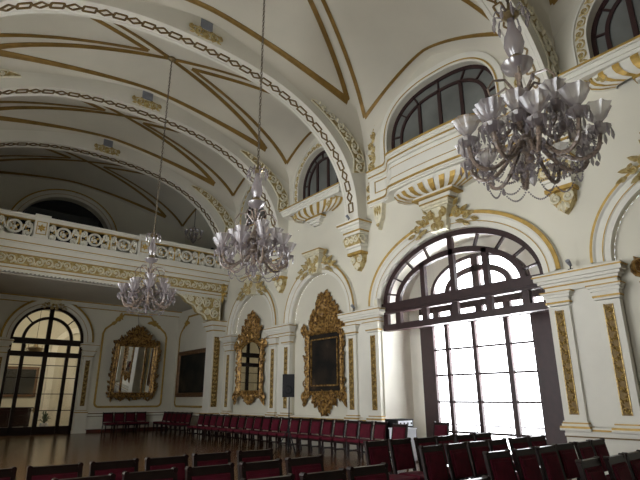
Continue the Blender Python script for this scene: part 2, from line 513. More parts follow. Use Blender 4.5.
for k in 'ACD':
    reveal(mb, NICHES[k], .14); reveal(mb, UPW[k], .35)
    o = NICHES[k]; pts = [(o[0]+o[2], o[4])]+archpts(*o[:4])+[(o[0]-o[2], o[4])]
    mb.add([(p, q, -.14) for p, q in pts], [tuple(range(len(pts)))])
reveal(mb, UPB, .4, UPE)
struct(mb.build('wall_right', M['wall']), 'cream plaster wall with arched niches and tall glass door', 'wall')

# vestibule behind the tall glass door
mb = MB(RW()); reveal(mb, DOORB, 1.36, sill=False)
struct(mb.build('trim_20', M['white']), 'deep white reveal around the tall arched glass door', 'wall')

def archivolt(k, o, w=.44, e=2., name='', trim=0, reach=None, prof=None, mats=None, N=48):
    yc, zs, a, b, z0 = o
    P = archpts(yc, zs, a, b, N, e); path = []
    for i, (y, z) in enumerate(P):
        p0 = P[max(0, i-1)]; p1 = P[min(N, i+1)]
        d = Vector((p1[0]-p0[0], p1[1]-p0[1])).normalized(); n = Vector((d.y, -d.x))
        path.append((y, z, n.x, n.y))
    if reach: path = [(yc+a, reach, 1, 0)]+path+[(yc-a, reach, -1, 0)]
    mb = MB(RW())
    pr = prof or [(0, -.02), (0, .07), (.13, .07), (.15, .10), (.175, .10), (.19, .075), (.32, .09), (.35, .14), (.37, .155), (w-.01, .155), (w, .13), (w, -.02)]
    ms = mats or [0, 0, 0, 1, 0, 0, 0, 0, 1, 1, 0]
    mb.sweep(path, pr, ms)
    return struct(mb.build('trim_%d' % trim, [M['white'], M['goldbead']], None, True), name, 'arch moulding')
archivolt('A', NICHES['A'], name='arch moulding around the niche past the tall glass door', trim=21)
archivolt('C', NICHES['C'], name='arch moulding around the niche with the dark portrait mirror', trim=22)
archivolt('D', NICHES['D'], name='arch moulding around the niche next to the balcony', trim=23)
archivolt('B', DOORB, .48, name='wide arch moulding over the tall glass door', trim=24)

# piers: pilasters + entablature
def make_pilaster(yc, label, z0=1.0, w=.25, grp='gilded pilasters of the window wall', T=None, strip=(1.24, 3.6), top=3.7, ped=True):
    T = T or RW()
    t = thing('pilaster', label, 'pilaster', T(yc, 0, 0), grp)
    m = MB(T); m.box(yc-w, yc+w, 1.0, top, 0, .15); m.build('shaft', M['white'], t)
    m = MB(T)
    for z, p, h, c in ((top+.02, .17, .05, 0), (top+.07, .20, .04, 1), (top+.11, .18, .10, 0), (top+.21, .22, .07, 0), (top+.28, .26, .05, 0), (top+.33, .28, .025, 1)):
        m.box(yc-w-p+.15, yc+w+p-.15, z, z+h, 0, p, c)
    m.build('capital', [M['white'], M['goldbead']], t)
    m = MB(T)
    for z, p, h, c in ((.90, .24, .05, 0), (.95, .235, .045, 1), (.995, .20, .05, 0), (1.045, .185, .03, 1), (1.075, .175, .03, 0)):
        m.box(yc-w-p+.15, yc+w+p-.15, z, z+h, 0, p, c)
    m.build('base', [M['white'], M['goldbead']], t)
    if ped:
        m = MB(T); m.box(yc-w-.06, yc+w+.06, .0, .9, 0, .22); m.box(yc-w-.1, yc+w+.1, 0, .14, 0, .26); m.box(yc-w+.06, yc+w-.06, .28, .72, .22, .235)
        m.build('pedestal', M['white'], t)
    m = MB(T); a0, a1 = strip
    m.box(yc-.105, yc+.105, a0, a1, .15, .158, 1)
    for q in (-.105, .085): m.box(yc+q, yc+q+.02, a0, a1, .158, .175)
    n = max(4, int((a1-a0)/.2)); h = (a1-a0)/n
    m2 = MB(lambda a, b, c: T(a, b, c+.158))
    for i in range(n):
        z = a0+h*(i+.5); d = 1 if i % 2 else -1
        m2.spiral(yc-d*.02, z, .06, 1.2, d*pi/2, d, .017, .015)
        m2.leaf(yc+d*.03, z-h*.4, pi/2-d*.5, h*.7, .07, .04); m2.leaf(yc-d*.04, z+h*.25, pi/2+d*.8, h*.45, .055, .035)
    m.v += m2.v; n0 = len(m.v)-len(m2.v); m.f += [tuple(i+n0 for i in f) for f in m2.f]; m.m += m2.m
    g = m.build('gilded_strip', [M['giltstrip'], M['giltbk']], t); g['label'] = 'carved and gilded strip'
    return t
PIL = [(4.56, 'pilaster beside the niche past the tall glass door'), (5.67, 'pilaster between tall glass door and the niche past it'),
       (11.99, 'pilaster between tall glass door and the equipment table'), (13.07, 'pilaster between tall glass door and dark mirror niche'),
       (16.97, 'pilaster beside loudspeaker, on the dark mirror side'), (17.94, 'pilaster between the two gilt mirrors, on the small mirror side'), (21.72, 'narrow pilaster beside the balcony pier')]
for y, l in PIL: make_pilaster(y, 'white %s with gilded strip' % l, ped=False)
def entabl(y0, y1, trim, label, T=None, plain=True):
    m = MB(T or RW())
    if plain: m.box(y0+.3, y1-.3, 1.0, 4.06, 0, .06)
    for z, p, h, c in ((4.055, .15, .11, 0), (4.165, .17, .03, 1), (4.195, .2, .06, 0), (4.255, .27, .07, 0), (4.325, .33, .10, 0), (4.425, .36, .03, 1), (4.455, .34, .035, 0)):
        m.box(y0+.15-p, y1-.15+p, z, z+h, 0, p, c)
    return struct(m.build('trim_%d' % trim, [M['white'], M['goldbead']]), label, 'cornice')
entabl(4.28, 5.95, 30, 'short cornice over the pilasters past the tall glass door')
entabl(11.7, 13.36, 31, 'short cornice between tall glass door and dark mirror')
entabl(16.69, 18.22, 32, 'short cornice between the two gilt mirrors')
entabl(21.46, 22.2, 33, 'short cornice beside the balcony pier')
entabl(-.7, .98, 34, 'short cornice behind the viewer')

# dado and rails along the right wall
def dado(y0, y1, mb):
    for z, p, h, c in ((0, .14, .16, 0), (.16, .10, .6, 0), (.76, .14, .03, 2), (.79, .16, .06, 0), (.85, .13, .05, 0), (.90, .17, .035, 1), (.935, .15, .045, 0)):
        mb.box(y0, y1, z, z+h, 0, p, c)
    n = max(1, int((y1-y0)/1.6)); st = (y1-y0)/n
    for i in range(n): 
        if st > .7: mb.box(y0+i*st+.2, y0+(i+1)*st-.2, .28, .66, .10, .115)
mb = MB(RW()); dado(YF0, 5.95, mb); dado(11.7, YB, mb)
struct(mb.build('baseboard_right', [M['white'], M['goldbead'], M['chain']]), 'white panelled dado along the right wall', 'dado')

# ------------------------------------------------------------------ corbels, keystones
def make_corbel(yc, label):
    T = RW(); t = thing('corbel', label, 'corbel', (XW, yc, 6.0), 'corbels under the ribs')
    m = MB(T)
    for z, w, p, h, c in ((7.66, .60, .66, .05, 0), (7.62, .60, .66, .04, 1), (7.52, .55, .60, .10, 0), (7.42, .50, .54, .10, 0), (7.36, .46, .50, .06, 0), (7.31, .44, .47, .05, 1), (7.22, .42, .44, .09, 0), (6.84, .36, .36, .38, 0), (6.76, .38, .4, .08, 0), (6.6, .33, .32, .16, 0), (6.50, .35, .36, .10, 1)):
        m.box(yc-w, yc+w, z, z+h, 0, p, c)
    m.build('abacus', [M['white'], M['goldbead']], t)
    m = MB(T)          # scrolled front block
    def roll(zc, w, out, r):
        rings = []
        for k in range(13):
            an = -pi/2+pi*k/12
            rings.append([(yc-w, zc+r*sin(an), out+r*.55*cos(an)), (yc+w, zc+r*sin(an), out+r*.55*cos(an))])
        m.loft(rings, 0, False, False)
        for q in (-w, w):
            m.add([(yc+q, zc+r*sin(-pi/2+pi*k/12), out+r*.55*cos(-pi/2+pi*k/12)) for k in range(13)], [tuple(range(13))])
    roll(7.02, .40, .36, .2)
    for q in (-.25, 0, .25):
        m2 = MB(lambda a, b, c: T(a, b, c+.44)); m2.spiral(yc+q, 7.02, .14, 1.4, pi/2, 1 if q >= 0 else -1, .035, .03, m=1)
        for b in range(2): m2.leaf(yc+q*.9, 6.9, pi/2+(b-.5)*1.2, .22, .1, .06, 1)
        n0 = len(m.v); m.v += m2.v; m.f += [tuple(i+n0 for i in f) for f in m2.f]; m.m += m2.m
    for sgn in (-1, 1):   # side volutes
        S = MB(lambda a, b, c: (XW-a, yc+sgn*(.41+c), b)); S.spiral(.33, 7.02, .17, 1.6, 0, 1, .035, .01, m=1); S.leaf(.2, 6.86, .6, .25, .12, .04, 1)
        n0 = len(m.v); m.v += S.v; m.f += [tuple(i+n0 for i in f) for f in S.f]; m.m += S.m
    m.build('scroll_block', [M['giltground'], M['gilt']], t)
    m = MB(T)
    m.prism([(yc-.30, 6.5), (yc+.30, 6.5), (yc+.26, 6.25), (yc+.12, 6.05), (yc, 5.93), (yc-.12, 6.05), (yc-.26, 6.25)], 0, .22)
    m3 = MB(lambda a, b, c: T(a, b, c+.22))
    for q in (-1, 1): m3.spiral(yc+q*.15, 6.34, .14, 1.5, pi/2, -q, .04, .03, m=1); m3.leaf(yc+q*.05, 6.2, -pi/2+q*.5, .2, .12, .06, 1)
    m3.leaf(yc, 6.25, -pi/2, .32, .14, .08, 1)
    n0 = len(m.v); m.v += m3.v; m.f += [tuple(i+n0 for i in f) for f in m3.f]; m.m += m3.m
    m.build('drop_ornament', [M['giltground'], M['gilt']], t)
for y, l in ((.1, 'behind the viewer'), (5.16, 'between tall glass door and the niche past it'), (12.59, 'between tall glass door and dark mirror niche'), (17.51, 'between the two gilt mirrors')):
    make_corbel(y, 'stepped corbel with gilded scrolls %s' % l)

def make_keystone(yc, zt, label, zb, w=.42, T=None, out=.3):
    T = T or RW(); t = thing('keystone', label, 'ornament', T(yc, zb, 0), 'scrolled keystones over the arches')
    m = MB(T)
    m.prism([(yc-w*.62, zb), (yc+w*.62, zb), (yc+w, zt-.12), (yc-w, zt-.12)], 0, out)
    m.box(yc-w*1.25, yc+w*1.25, zt-.13, zt-.04, 0, out+.12); m.box(yc-w*1.15, yc+w*1.15, zt-.2, zt-.13, 0, out+.07)
    m.build('block', M['gilt'], t)
    m = MB(T); m.box(yc-w*1.32, yc+w*1.32, zt-.04, zt, 0, out+.15); m.build('cap_fillet', M['goldbead'], t)
    sc = w/.42
    m = MB(lambda a, b, c: T(a, b, c+out))
    H = zt-.2-zb
    for q in (-1, 1):
        m.spiral(yc+q*w*.48, zt-.42, w*.36, 1.7, pi/2, -q, .045, .03); m.spiral(yc+q*w*.3, zb+H*.22, w*.26, 1.5, -pi/2, q, .035, .03)
        m.leaf(yc+q*w*.1, zb+H*.35, pi/2-q*.4, H*.35, .16*sc, .08)
    m.leaf(yc, zb+.02, pi/2, H*.6, .22, .1)
    m.build('scroll_face', M['giltground'], t, True)
    for q in (-1, 1):
        m = MB(lambda a, b, c: T(a, b, c+.14))
        m.spiral(yc+q*w*1.55, zt-.50*sc, .18*sc, 1.5, pi/2, q, .05*sc, .04); m.spiral(yc+q*w*2.15, zt-.68*sc, .13*sc, 1.4, pi/2, -q, .04*sc, .04)
        for i, (da, db, an, L) in enumerate(((1.2, -.25, .9, .3), (1.7, -.5, .5, .32), (2.2, -.66, .1, .32), (1.3, -.75, -.3, .35), (2.5, -.8, -.35, .3), (1.8, -.85, -.5, .3), (1.05, -.5, 1.2, .26))):
            m.leaf(yc+q*w*da, zt+db*sc, an if q > 0 else pi-an, L*sc, .15*sc, .1)
        m.build('side_scrolls', M['giltground'], t, True)
make_keystone(15.03, 7.2, 'scrolled keystone over the arch of the dark mirror niche', 6.28)
make_keystone(19.87, 7.05, 'scrolled keystone over the arch of the small mirror niche', 6.2)
make_keystone(8.9, 7.4, 'scrolled keystone under the bowed window balcony', 6.45)
make_keystone(2.63, 7.2, 'scrolled keystone over the niche arch past the tall glass door', 6.28)

# ------------------------------------------------------------------ upper windows
def merge(a, b):
    n0 = len(a.v); a.v += b.v; a.f += [tuple(i+n0 for i in f) for f in b.f]; a.m += b.m
def ringstrip(mb, yc, zs, a, b, w, n0, n1, e=2., z0=None, N=36):
    P = archpts(yc, zs, a, b, N, e); Q = archpts(yc, zs, a-w, b-w, N, e)
    if z0 is not None:
        P = [(yc+a, z0)]+P+[(yc-a, z0)]; Q = [(yc+a-w, z0)]+Q+[(yc-a+w, z0)]
    n = len(P)
    for i in range(n-1):
        mb.add([(*P[i], n0), (*P[i+1], n0), (*Q[i+1], n0), (*Q[i], n0), (*P[i], n1), (*P[i+1], n1), (*Q[i+1], n1), (*Q[i], n1)],
               [(4, 5, 6, 7), (0, 1, 5, 4), (2, 3, 7, 6), (0, 3, 2, 1)])
def bar2(mb, p, q, w, n0, n1):
    d = Vector((q[0]-p[0], q[1]-p[1])).normalized(); nn = Vector((-d.y, d.x))*w/2
    c = [(p[0]+nn.x, p[1]+nn.y), (q[0]+nn.x, q[1]+nn.y), (q[0]-nn.x, q[1]-nn.y), (p[0]-nn.x, p[1]-nn.y)]
    mb.prism(c, n0, n1)
def up_window(k, o, num, e, inner, mull, label):
    yc, zs, a, b, z0 = o
    T = RW(); d0, d1 = -.33, -.22
    fr = MB(T); ringstrip(fr, yc, zs, a, b, .11, d0, d1, e, z0)
    ringstrip(fr, yc, zs, a-inner, b-inner, .10, d0, d1, e, z0)
    for q in mull:
        top = otop((yc, zs, a-inner-.05, b-inner-.05, z0), yc+q, e); fr.box(yc+q-.06, yc+q+.06, z0, top, d0, d1)
    for an in (8, 40, 65, 90, 115, 140, 172):
        t = math.radians(an); c, s = cos(t), sin(t)
        f = lambda aa, bb: (yc+aa*math.copysign(abs(c)**(2/e), c), zs+bb*abs(s)**(2/e))
        bar2(fr, f(a-inner-.02, b-inner-.02), f(a-.04, b-.04), .05, d0, d1)
    w = struct(fr.build('window_%d' % num, M['wwood']), label, 'window')
    p = MB(T); pts = [(yc+a, z0)]+archpts(yc, zs, a, b, 36, e)+[(yc-a, z0)]
    p.add([(y, z, -.28) for y, z in pts], [tuple(range(len(pts)))])
    p.build('pane', M['pane'], w)
for k, nm in (('A', 'past the bowed balcony'), ('C', 'above the dark mirror niche'), ('D', 'above the small mirror niche')):
    up_window(k, UPW[k], dict(A=1, C=3, D=4)[k], 2., .34, (-.36, .36), 'dark framed arched upper window %s' % nm)
up_window('B', UPB, 2, UPE, .42, (-.86, 0, .86), 'wide dark framed upper window over the bowed balcony')

# wave scroll surrounds of the narrow windows
def wave_surround(o, trim, label):
    yc, zs, a, b, z0 = o; T = RW()
    m = MB(T)
    for (ra, w, h0, mi) in ((a+.045, .045, .06, 0), (a+.38, .05, .06, 0)):
        P = archpts(yc, zs, ra, b+(ra-a), 40); P = [(yc+ra, z0)]+P+[(yc-ra, z0)]
        Q = archpts(yc, zs, ra-w, b+(ra-a)-w, 40); Q = [(yc+ra-w, z0)]+Q+[(yc-ra+w, z0)]
        m.loft([[(*Q[i], 0), (*Q[i], h0), (*P[i], h0), (*P[i], 0)] for i in range(len(P))], mi, False, False)
    s = struct(m.build('trim_%d' % trim, M['white']), label, 'window surround')
    m = MB(T)
    L = []; 
    P = [(yc+a+.2, z0+i*(zs-z0)/3) for i in range(3)]+archpts(yc, zs, a+.19, b+.19, 16)+[(yc-a-.2, zs-i*(zs-z0)/3) for i in range(1, 4)]
    for i, (y, z) in enumerate(P):
        an = math.atan2(z-zs, y-yc)
        m.spiral(y, z, .14, 1.4, an+pi/2, 1, .03, .02)
        m.leaf(y, z, an-1.0, .2, .1, .04)
    g = m.build('wave_scrolls', M['giltground'], s); g['label'] = 'gilded running wave scrolls'
wave_surround(UPW['A'], 41, 'wave scroll surround of the upper window past the bowed balcony')
wave_surround(UPW['C'], 43, 'wave scroll surround of the upper window above the dark mirror')
wave_surround(UPW['D'], 44, 'wave scroll surround of the upper window next to the balcony')
archivolt('UB', UPB, .3, UPE, 'white and gilt moulding around the wide upper window', 42, 9.3,
          [(0, -.02), (0, .05), (.05, .05), (.06, .085), (.11, .085), (.12, .05), (.22, .08), (.30, .08), (.30, -.02)], [0, 0, 0, 1, 0, 0, 0, 0])

def console_sill(yc, label, hw=1.98):
    T = RW(); t = thing('window_sill_console', label, 'sill', (XW, yc, 8.3), 'gilded console sills under upper windows')
    m = MB(T)
    for z, p, h, c in ((9.10, .50, .10, 0), (9.20, .54, .12, 0), (9.32, .60, .05, 0), (9.37, .62, .05, 1)):
        m.box(yc-hw-(p-.62), yc+hw+(p-.62), z, z+h, 0, p, c)
    m.build('sill_slab', [M['white'], M['goldbead']], t)
    m = MB(T); N = 22; W = hw*.78; rings = []
    prof = [(1., 9.10), (.99, 9.0), (.93, 8.88), (.8, 8.78), (.6, 8.70)]
    for f, z in prof:
        rings.append([(yc+W*f*cos(pi*i/N), z, .46*f*max(0, sin(pi*i/N))**.6) for i in range(N+1)])
    m.loft(rings, 0, False, False); m.build('gadroon_bowl', M['rib'], t, True)
    m = MB(T)
    for i in range(1, N, 2):
        t0, t1 = pi*(i+.12)/N, pi*(i+.95)/N; rr = []
        for f, z in prof:
            rr.append([(yc+W*f*1.012*cos(q), z-.005, .46*f*1.03*max(0, sin(q))**.6+.012) for q in (t0, t1)])
        m.loft(rr, 0, False, False)
    m.build('gilded_flutes', M['goldbead'], t)
    for q in (-1, 1):
        m = MB(T)
        for i in range(5):
            m.leaf(yc+q*W*(.62+.07*i), 8.82+.05*i, pi/2-q*(.5+.1*i), .26, .13, .4); m.spiral(yc+q*W*.7, 8.92, .12, 1.4, 0, q, .04, .36)
        m.build('corner_leaves', M['giltground'], t)
    m = MB(T)
    for z, w, p, h, c in ((8.62, .5, .3, .06, 1), (8.55, .45, .26, .07, 0), (8.42, .32, .2, .13, 0), (8.32, .2, .14, .1, 0)):
        m.box(yc-w, yc+w, z, z+h, 0, p, c)
    m.build('foot', [M['white'], M['goldbead']], t)
console_sill(15.05, 'fluted gilded console sill under the window above the dark mirror')
console_sill(19.9, 'fluted gilded console sill under the window next to the balcony', 1.9)
console_sill(2.63, 'fluted gilded console sill under the window past the bowed balcony')

# bowed balcony of the wide upper window
def bowed_balcony():
    yc = 8.88; T = RW()
    t = thing('window_balcony', 'bowed white window balcony with gilded gadroons over the tall glass door', 'balcony', (XW, yc, 8.0))
    def plan(p0, bow, N=48, hw=3.02):
        out = []
        for i in range(N+1):
            y = yc-hw+2*hw*i/N; d = abs(y-yc)
            q = max(0, min(1, (2.25-d)/.75)); q = q*q*(3-2*q)
            b = bow*q*(math.sqrt(max(0, 1-(d/3.2)**2)) if d < 3.2 else 0)*1.12
            out.append((y, p0+b))
        return out
    def layer(mb, z0, z1, p, bow, c=0, hw=3.02):
        P = plan(p, bow, hw=hw); n = len(P)
        fr = [(y, z0, d) for y, d in P]; fr2 = [(y, z1, d) for y, d in P]
        mb.loft([[fr[i], fr2[i]] for i in range(n)], c, False, False)
        for z in (z0, z1): mb.loft([[(y, z, d), (y, z, 0)] for y, d in P], c, False, False)
        for i in (0, -1):
            y, d = P[i]; mb.add([(y, z0, 0), (y, z1, 0), (y, z1, d), (y, z0, d)], [(0, 1, 2, 3)], c)
    m = MB(T)
    B = .52
    for z0, z1, p, c in ((9.44, 9.50, .30, 1), (9.36, 9.44, .27, 0), (9.28, 9.36, .24, 0), (9.24, 9.28, .22, 1), (9.14, 9.24, .19, 0)):
        layer(m, z0, z1, p, B, c)
    m.build('top_rail', [M['white'], M['goldbead']], t)
    m = MB(T); layer(m, 8.44, 9.14, .15, B*.9); m.build('parapet', M['white'], t, False)
    m = MB(T)     # panel outlines
    for a0, a1 in ((6.15, 6.75), (10.95, 11.62)):
        for z in (8.58, 9.0): m.box(a0, a1, z, z+.03, .15, .175)
        for a in (a0, a1-.03): m.box(a, a+.03, 8.58, 9.03, .15, .175)
    Pq = plan(.15, B*.9)
    for z in (8.60, 8.98):
        seg = [(y, z, d+.01) for y, d in Pq if abs(y-yc) < 1.75]
        m.loft([[(y, q, d), (y, q+.03, d)] for y, q, d in seg], 0, False, False)
    m.build('panel_fillets', M['goldbead'], t)
    m = MB(T)
    for z0, z1, p, c in ((8.36, 8.44, .22, 0), (8.30, 8.36, .27, 0), (8.24, 8.30, .29, 1), (8.18, 8.24, .25, 0), (8.12, 8.18, .2, 0)):
        layer(m, z0, z1, p, B, c)
    m.build('lower_cornice', [M['white'], M['goldbead']], t)
    m = MB(T); N = 26; W = 1.75
    prof = [(1., 8.12), (.985, 8.0), (.92, 7.86), (.78, 7.74), (.5, 7.66)]
    m.loft([[(yc+W*f*cos(pi*i/N), z, .7*f*max(0, sin(pi*i/N))**.55) for i in range(N+1)] for f, z in prof], 0, False, False)
    m.build('gadroon_bowl', M['rib'], t, True)
    m = MB(T)
    for i in range(1, N-1, 2):
        t0, t1 = pi*(i+.15)/N, pi*(i+1.15)/N
        m.loft([[(yc+W*f*1.012*cos(q), z-.006, .7*f*1.02*max(0, sin(q))**.55+.015) for q in (t0, t1)] for f, z in prof[1:]], 0, False, False)
    m.build('gilded_flutes', M['goldbead'], t)
    m = MB(T)
    for z, w, p, h, c in ((7.58, .75, .5, .08, 0), (7.53, .78, .54, .05, 1), (7.42, .6, .42, .11, 0)):
        m.box(yc-w, yc+w, z, z+h, 0, p, c)
    m.build('foot', [M['white'], M['goldbead']], t)
    for q in (-1, 1):
        m = MB(T); y = yc+q*2.62
        m.prism([(y-.24, 8.12), (y+.24, 8.12), (y+.17, 7.62), (y+.08, 7.45), (y, 7.2), (y-.08, 7.45), (y-.17, 7.62)], 0, .2)
        m4 = MB(lambda a, b, c: T(a, b, c+.2))
        for i in (-1, 0, 1): m4.leaf(y+i*.11, 8.05, -pi/2, .36, .12, .06)
        m4.blob(y, 7.36, .08, .06); m4.m = [1]*len(m4.m); merge(m, m4)
        m.build('pendant', [M['gilt'], M['giltground']], t)
    for q in (-1, 1):    # scroll side pieces against the wall
        m = MB(T); y = yc+q*3.12
        m.spiral(y, 8.95, .2, 1.7, pi/2, q, .045, .06); m.spiral(y+q*.03, 8.55, .15, 1.6, -pi/2, -q, .04, .06); m.leaf(y, 8.5, -pi/2, .35, .14, .08)
        m.build('side_scroll', M['giltground'], t)
bowed_balcony()
for q, l in ((-1, 'near'), (1, 'far')):
    T = RW(); m = MB(T); y = 8.87+q*2.98
    for i in range(5):
        z = 9.75+i*.42; w = .3-.03*i; y2 = y-q*max(0, i-2.4)*.14
        m.spiral(y2, z, w*.62, 1.5, pi/2, q if i % 2 else -q, .042, .04)
        m.leaf(y2, z+.1, pi/2+.5*q, .36, .16, .07); m.leaf(y2, z, pi/2-.9*q, .3, .14, .07)
    tag(m.build('wall_relief', M['giltground'], None, True, loc=T(y, 9.6, 0)), 'gilded leaf scroll climbing the %s side of the wide upper window' % l, 'ornament', 'leaf scrolls beside the wide window')

# ------------------------------------------------------------------ tall glass door (two screens)
def door_b():
    T = RW(); yc, zs, a, b, z0 = DOORB
    n0, n1 = -.24, -.10
    m = MB(T)
    ringstrip(m, yc, zs, a, b, .17, n0, n1)
    ringstrip(m, yc, zs-.02, a-.55, b-.52, .17, n0, n1)
    for q in (-1.13, 0, 1.13):
        top = otop((yc, zs, a-.6, b-.57, 0), yc+q); m.box(yc+q-.085, yc+q+.085, 4.4, top, n0, n1)
    for an in (12, 30, 49, 68, 90, 111, 131, 150, 168):
        t = math.radians(an); bar2(m, (yc+(a-.6)*cos(t), zs+(b-.57)*sin(t)), (yc+(a-.1)*cos(t), zs+(b-.1)*sin(t)), .045 if an != 90 else .17, n0+.02, n1)
    m.box(yc-a, yc+a, 4.36, 4.62, n0-.06, n1+.08)
    m.box(yc-a, yc+a, 4.28, 4.36, n0, n1+.04); m.box(yc-a, yc+a, 3.72, 3.92, n0-.06, n1+.04)
    for q in (-2.78, -2.22, -1.13, 0, 1.13, 2.22, 2.78): m.box(yc+q-.1, yc+q+.1, 3.9, 4.3, n0, n1)
    d = struct(m.build('door_1', M['wwood']), 'tall arched dark wood door screen with fanlight', 'door')
    p = MB(T); pts = archpts(yc, zs, a-.1, b-.1); pts = [(yc+a-.1, 3.9)]+pts+[(yc-a+.1, 3.9)]
    p.add([(y, z, -.18) for y, z in pts], [tuple(range(len(pts)))]); p.build('fanlight_glass', M['clear'], d)
    # outer screen, 1.35 m behind
    m = MB(T); n0, n1 = -1.45, -1.33
    L, R = 11.20, 6.50
    yd = 8.85
    m.box(10.66, L, 0, 4.15, n0, n1); m.box(R, 7.22, 0, 4.15, n0, n1)
    for a0, a1 in ((10.07, 10.2), (9.05, 9.18), (7.92, 8.07)): m.box(a0, a1, 0, 3.9, n0, n1)
    m.box(R, L, 3.86, 4.06, n0-.03, n1+.03); m.box(R, L, 4.32, 4.6, n0, n1); m.box(yd-1.8, yd+1.8, 4.86, 4.95, n0, n1); m.box(R, L, 0, .12, n0, n1)
    for z in (.62, 1.49, 2.3, 3.1): m.box(R, L, z-.03, z+.03, n0+.03, n1-.03)
    for q in (7.2, 7.9, 8.85, 9.8, 10.5): m.box(q-.12, q+.12, 4.05, 4.33, n0, n1)
    ringstrip(m, yd, 4.9, 1.80, 1.10, .12, n0, n1)
    ringstrip(m, yd, 4.9, 1.22, .72, .19, n0, n1)
    for q in (-.05,): m.box(yd+q-.07, yd+q+.17, 4.9, 5.9, n0, n1)
    o = struct(m.build('door_2', M['wwood']), 'outer glazed door with small panes in the tall arch', 'door')
    p = MB(T); p.box(R+.3, L-.3, .1, 4.9, -1.40, -1.39); p.build('door_glass', M['clear'], o)
    p = MB(T); pts = archpts(yd, 4.9, 1.75, 1.05); p.add([(y, z, -1.40) for y, z in pts], [tuple(range(len(pts)))]); p.build('fanlight_glass', M['clear'], o)
    # masonry around the outer screen
    w = wall_columns(lambda a, b, c: (XW+1.36-c, a, b), 5.7, 12., 7.2, [(yd, 4.30, 2.36, .02, 0.), (yd, 4.9, 1.80, 1.10, 4.9)], lambda o: 2.)
    struct(w.build('wall_outer', M['white']), 'white masonry around the outer glazed door', 'wall')
    w = MB(); w.box(1.51, 2.6, 5., 12.6, -.2, -.02); struct(w.build('floor', M['stone']), 'terrace outside the glazed door', 'floor')
    t = thing('terrace_railing', 'slim terrace railing seen through the bright glazed door', 'railing', (2.4, 8.85, 0))
    r = MB(); r.box(2.38, 2.42, 5.2, 12.4, .76, .80); r.build('top_rail', M['grey'], t)
    for i in range(7):
        r = MB(); r.box(2.39, 2.41, 5.3+i*1.15, 5.33+i*1.15, -.02, .76); r.build('post', M['grey'], t)
door_b()

# ------------------------------------------------------------------ shell
m = MB(); m.box(XL-.3, XW+1.36, YF0-.3, 38, -.25, 0); struct(m.build('floor', M['floor']), 'dark polished parquet floor', 'floor')
m = MB(); m.box(XL-.5, XW+2, YF0-.5, YB+.6, 14.4, 14.6); struct(m.build('roof', M['wall']), 'unseen slab added above the vaults against light leaks', 'roof')  # unseen slab, added to stop sky light leaking in over the vaults
m = MB(); m.box(XL, XW, YF0-.2, YF0, 0, 14.4); struct(m.build('wall_front', M['wall']), 'plain end wall behind the viewer', 'wall')
# left wall; three unseen windows added for daylight, reveals deepened to shade the gallery
LW = lambda a, b, c: (XL+c, a, b)
LOPS = [(2.63, 4.6, 1.0, 1.0, .4), (8.88, 4.6, 2.4, 1.8, .4), (15.05, 4.6, 1.5, 1.5, .4)]
mb = wall_columns(LW, YF0, YB, 14.4, LOPS, lambda o: 2.)
for o in LOPS: reveal(mb, o, 1.36)
struct(mb.build('wall_left', M['wall']), 'unseen cream wall with added arched windows on the viewer side', 'wall')
for i, o in enumerate(LOPS):
    m = MB(LW); yc, zs, a, b, z0 = o
    n0, n1 = -1.3, -1.2
    ringstrip(m, yc, zs, a, b, .12, n0, n1, 2., z0); m.box(yc-a, yc+a, zs-.08, zs+.08, n0, n1); m.box(yc-.05, yc+.05, z0, zs+b, n0, n1)
    for z in (1.5, 2.5, 3.5): m.box(yc-a, yc+a, z-.02, z+.02, n0+.02, n1-.02)
    struct(m.build('window_%d' % (6+i), M['wwood']), 'unseen arched window added to light the hall from the viewer side', 'window')

# ------------------------------------------------------------------ back wall with arched door
BD = (XC+.03, 4.42, 1.66, 1.66, 0.)
GN = (XC+.0, 10.0, 2.3, 2.0, 7.2)       # dark arched opening at the back of the gallery
mb = wall_columns(BW(), XL, XW, 14.4, [BD, GN], lambda o: 2.)
reveal(mb, BD, .3, sill=False); reveal(mb, GN, .5)
mb.box(XL, XW, 6.6, 14.4, -3.2, -3.0) if False else None
struct(mb.build('wall_back', M['wall']), 'back wall with arched glazed door under the gallery', 'wall')
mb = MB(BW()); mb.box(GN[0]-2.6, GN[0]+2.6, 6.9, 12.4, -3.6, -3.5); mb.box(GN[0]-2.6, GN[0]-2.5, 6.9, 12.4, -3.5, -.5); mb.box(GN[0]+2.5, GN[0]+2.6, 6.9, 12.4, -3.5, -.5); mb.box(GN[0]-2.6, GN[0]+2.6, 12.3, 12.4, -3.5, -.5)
struct(mb.build('wall_alcove', M['black']), 'recess behind the gallery arch, coloured black for its gloom', 'wall')  # black colour stands in for the unlit depth of the recess
def back_arch(o, trim, label, T, w=.46, reach=None):
    yc, zs, a, b, z0 = o
    P = archpts(yc, zs, a, b, 48); path = []
    for (y, z) in P:
        n = Vector(((y-yc)/a**2, (z-zs)/b**2)).normalized(); path.append((y, z, n.x, n.y))
    mb = MB(T)
    mb.sweep(path, [(0, -.02), (0, .07), (.13, .07), (.15, .10), (.175, .10), (.19, .075), (.34, .09), (.36, .14), (.43, .14), (w, .12), (w, -.02)], [0, 0, 0, 1, 0, 0, 0, 1, 1, 0])
    return struct(mb.build('trim_%d' % trim, [M['white'], M['goldbead']], None, True), label, 'arch moulding')
back_arch(BD, 50, 'arch moulding around the glazed back door', BW())
back_arch(GN, 51, 'arch moulding of the dark gallery opening', BW(), .4)
make_keystone(BD[0], 6.42, 'keystone over the arched glazed back door', 6.12, .2, BW(), .2)
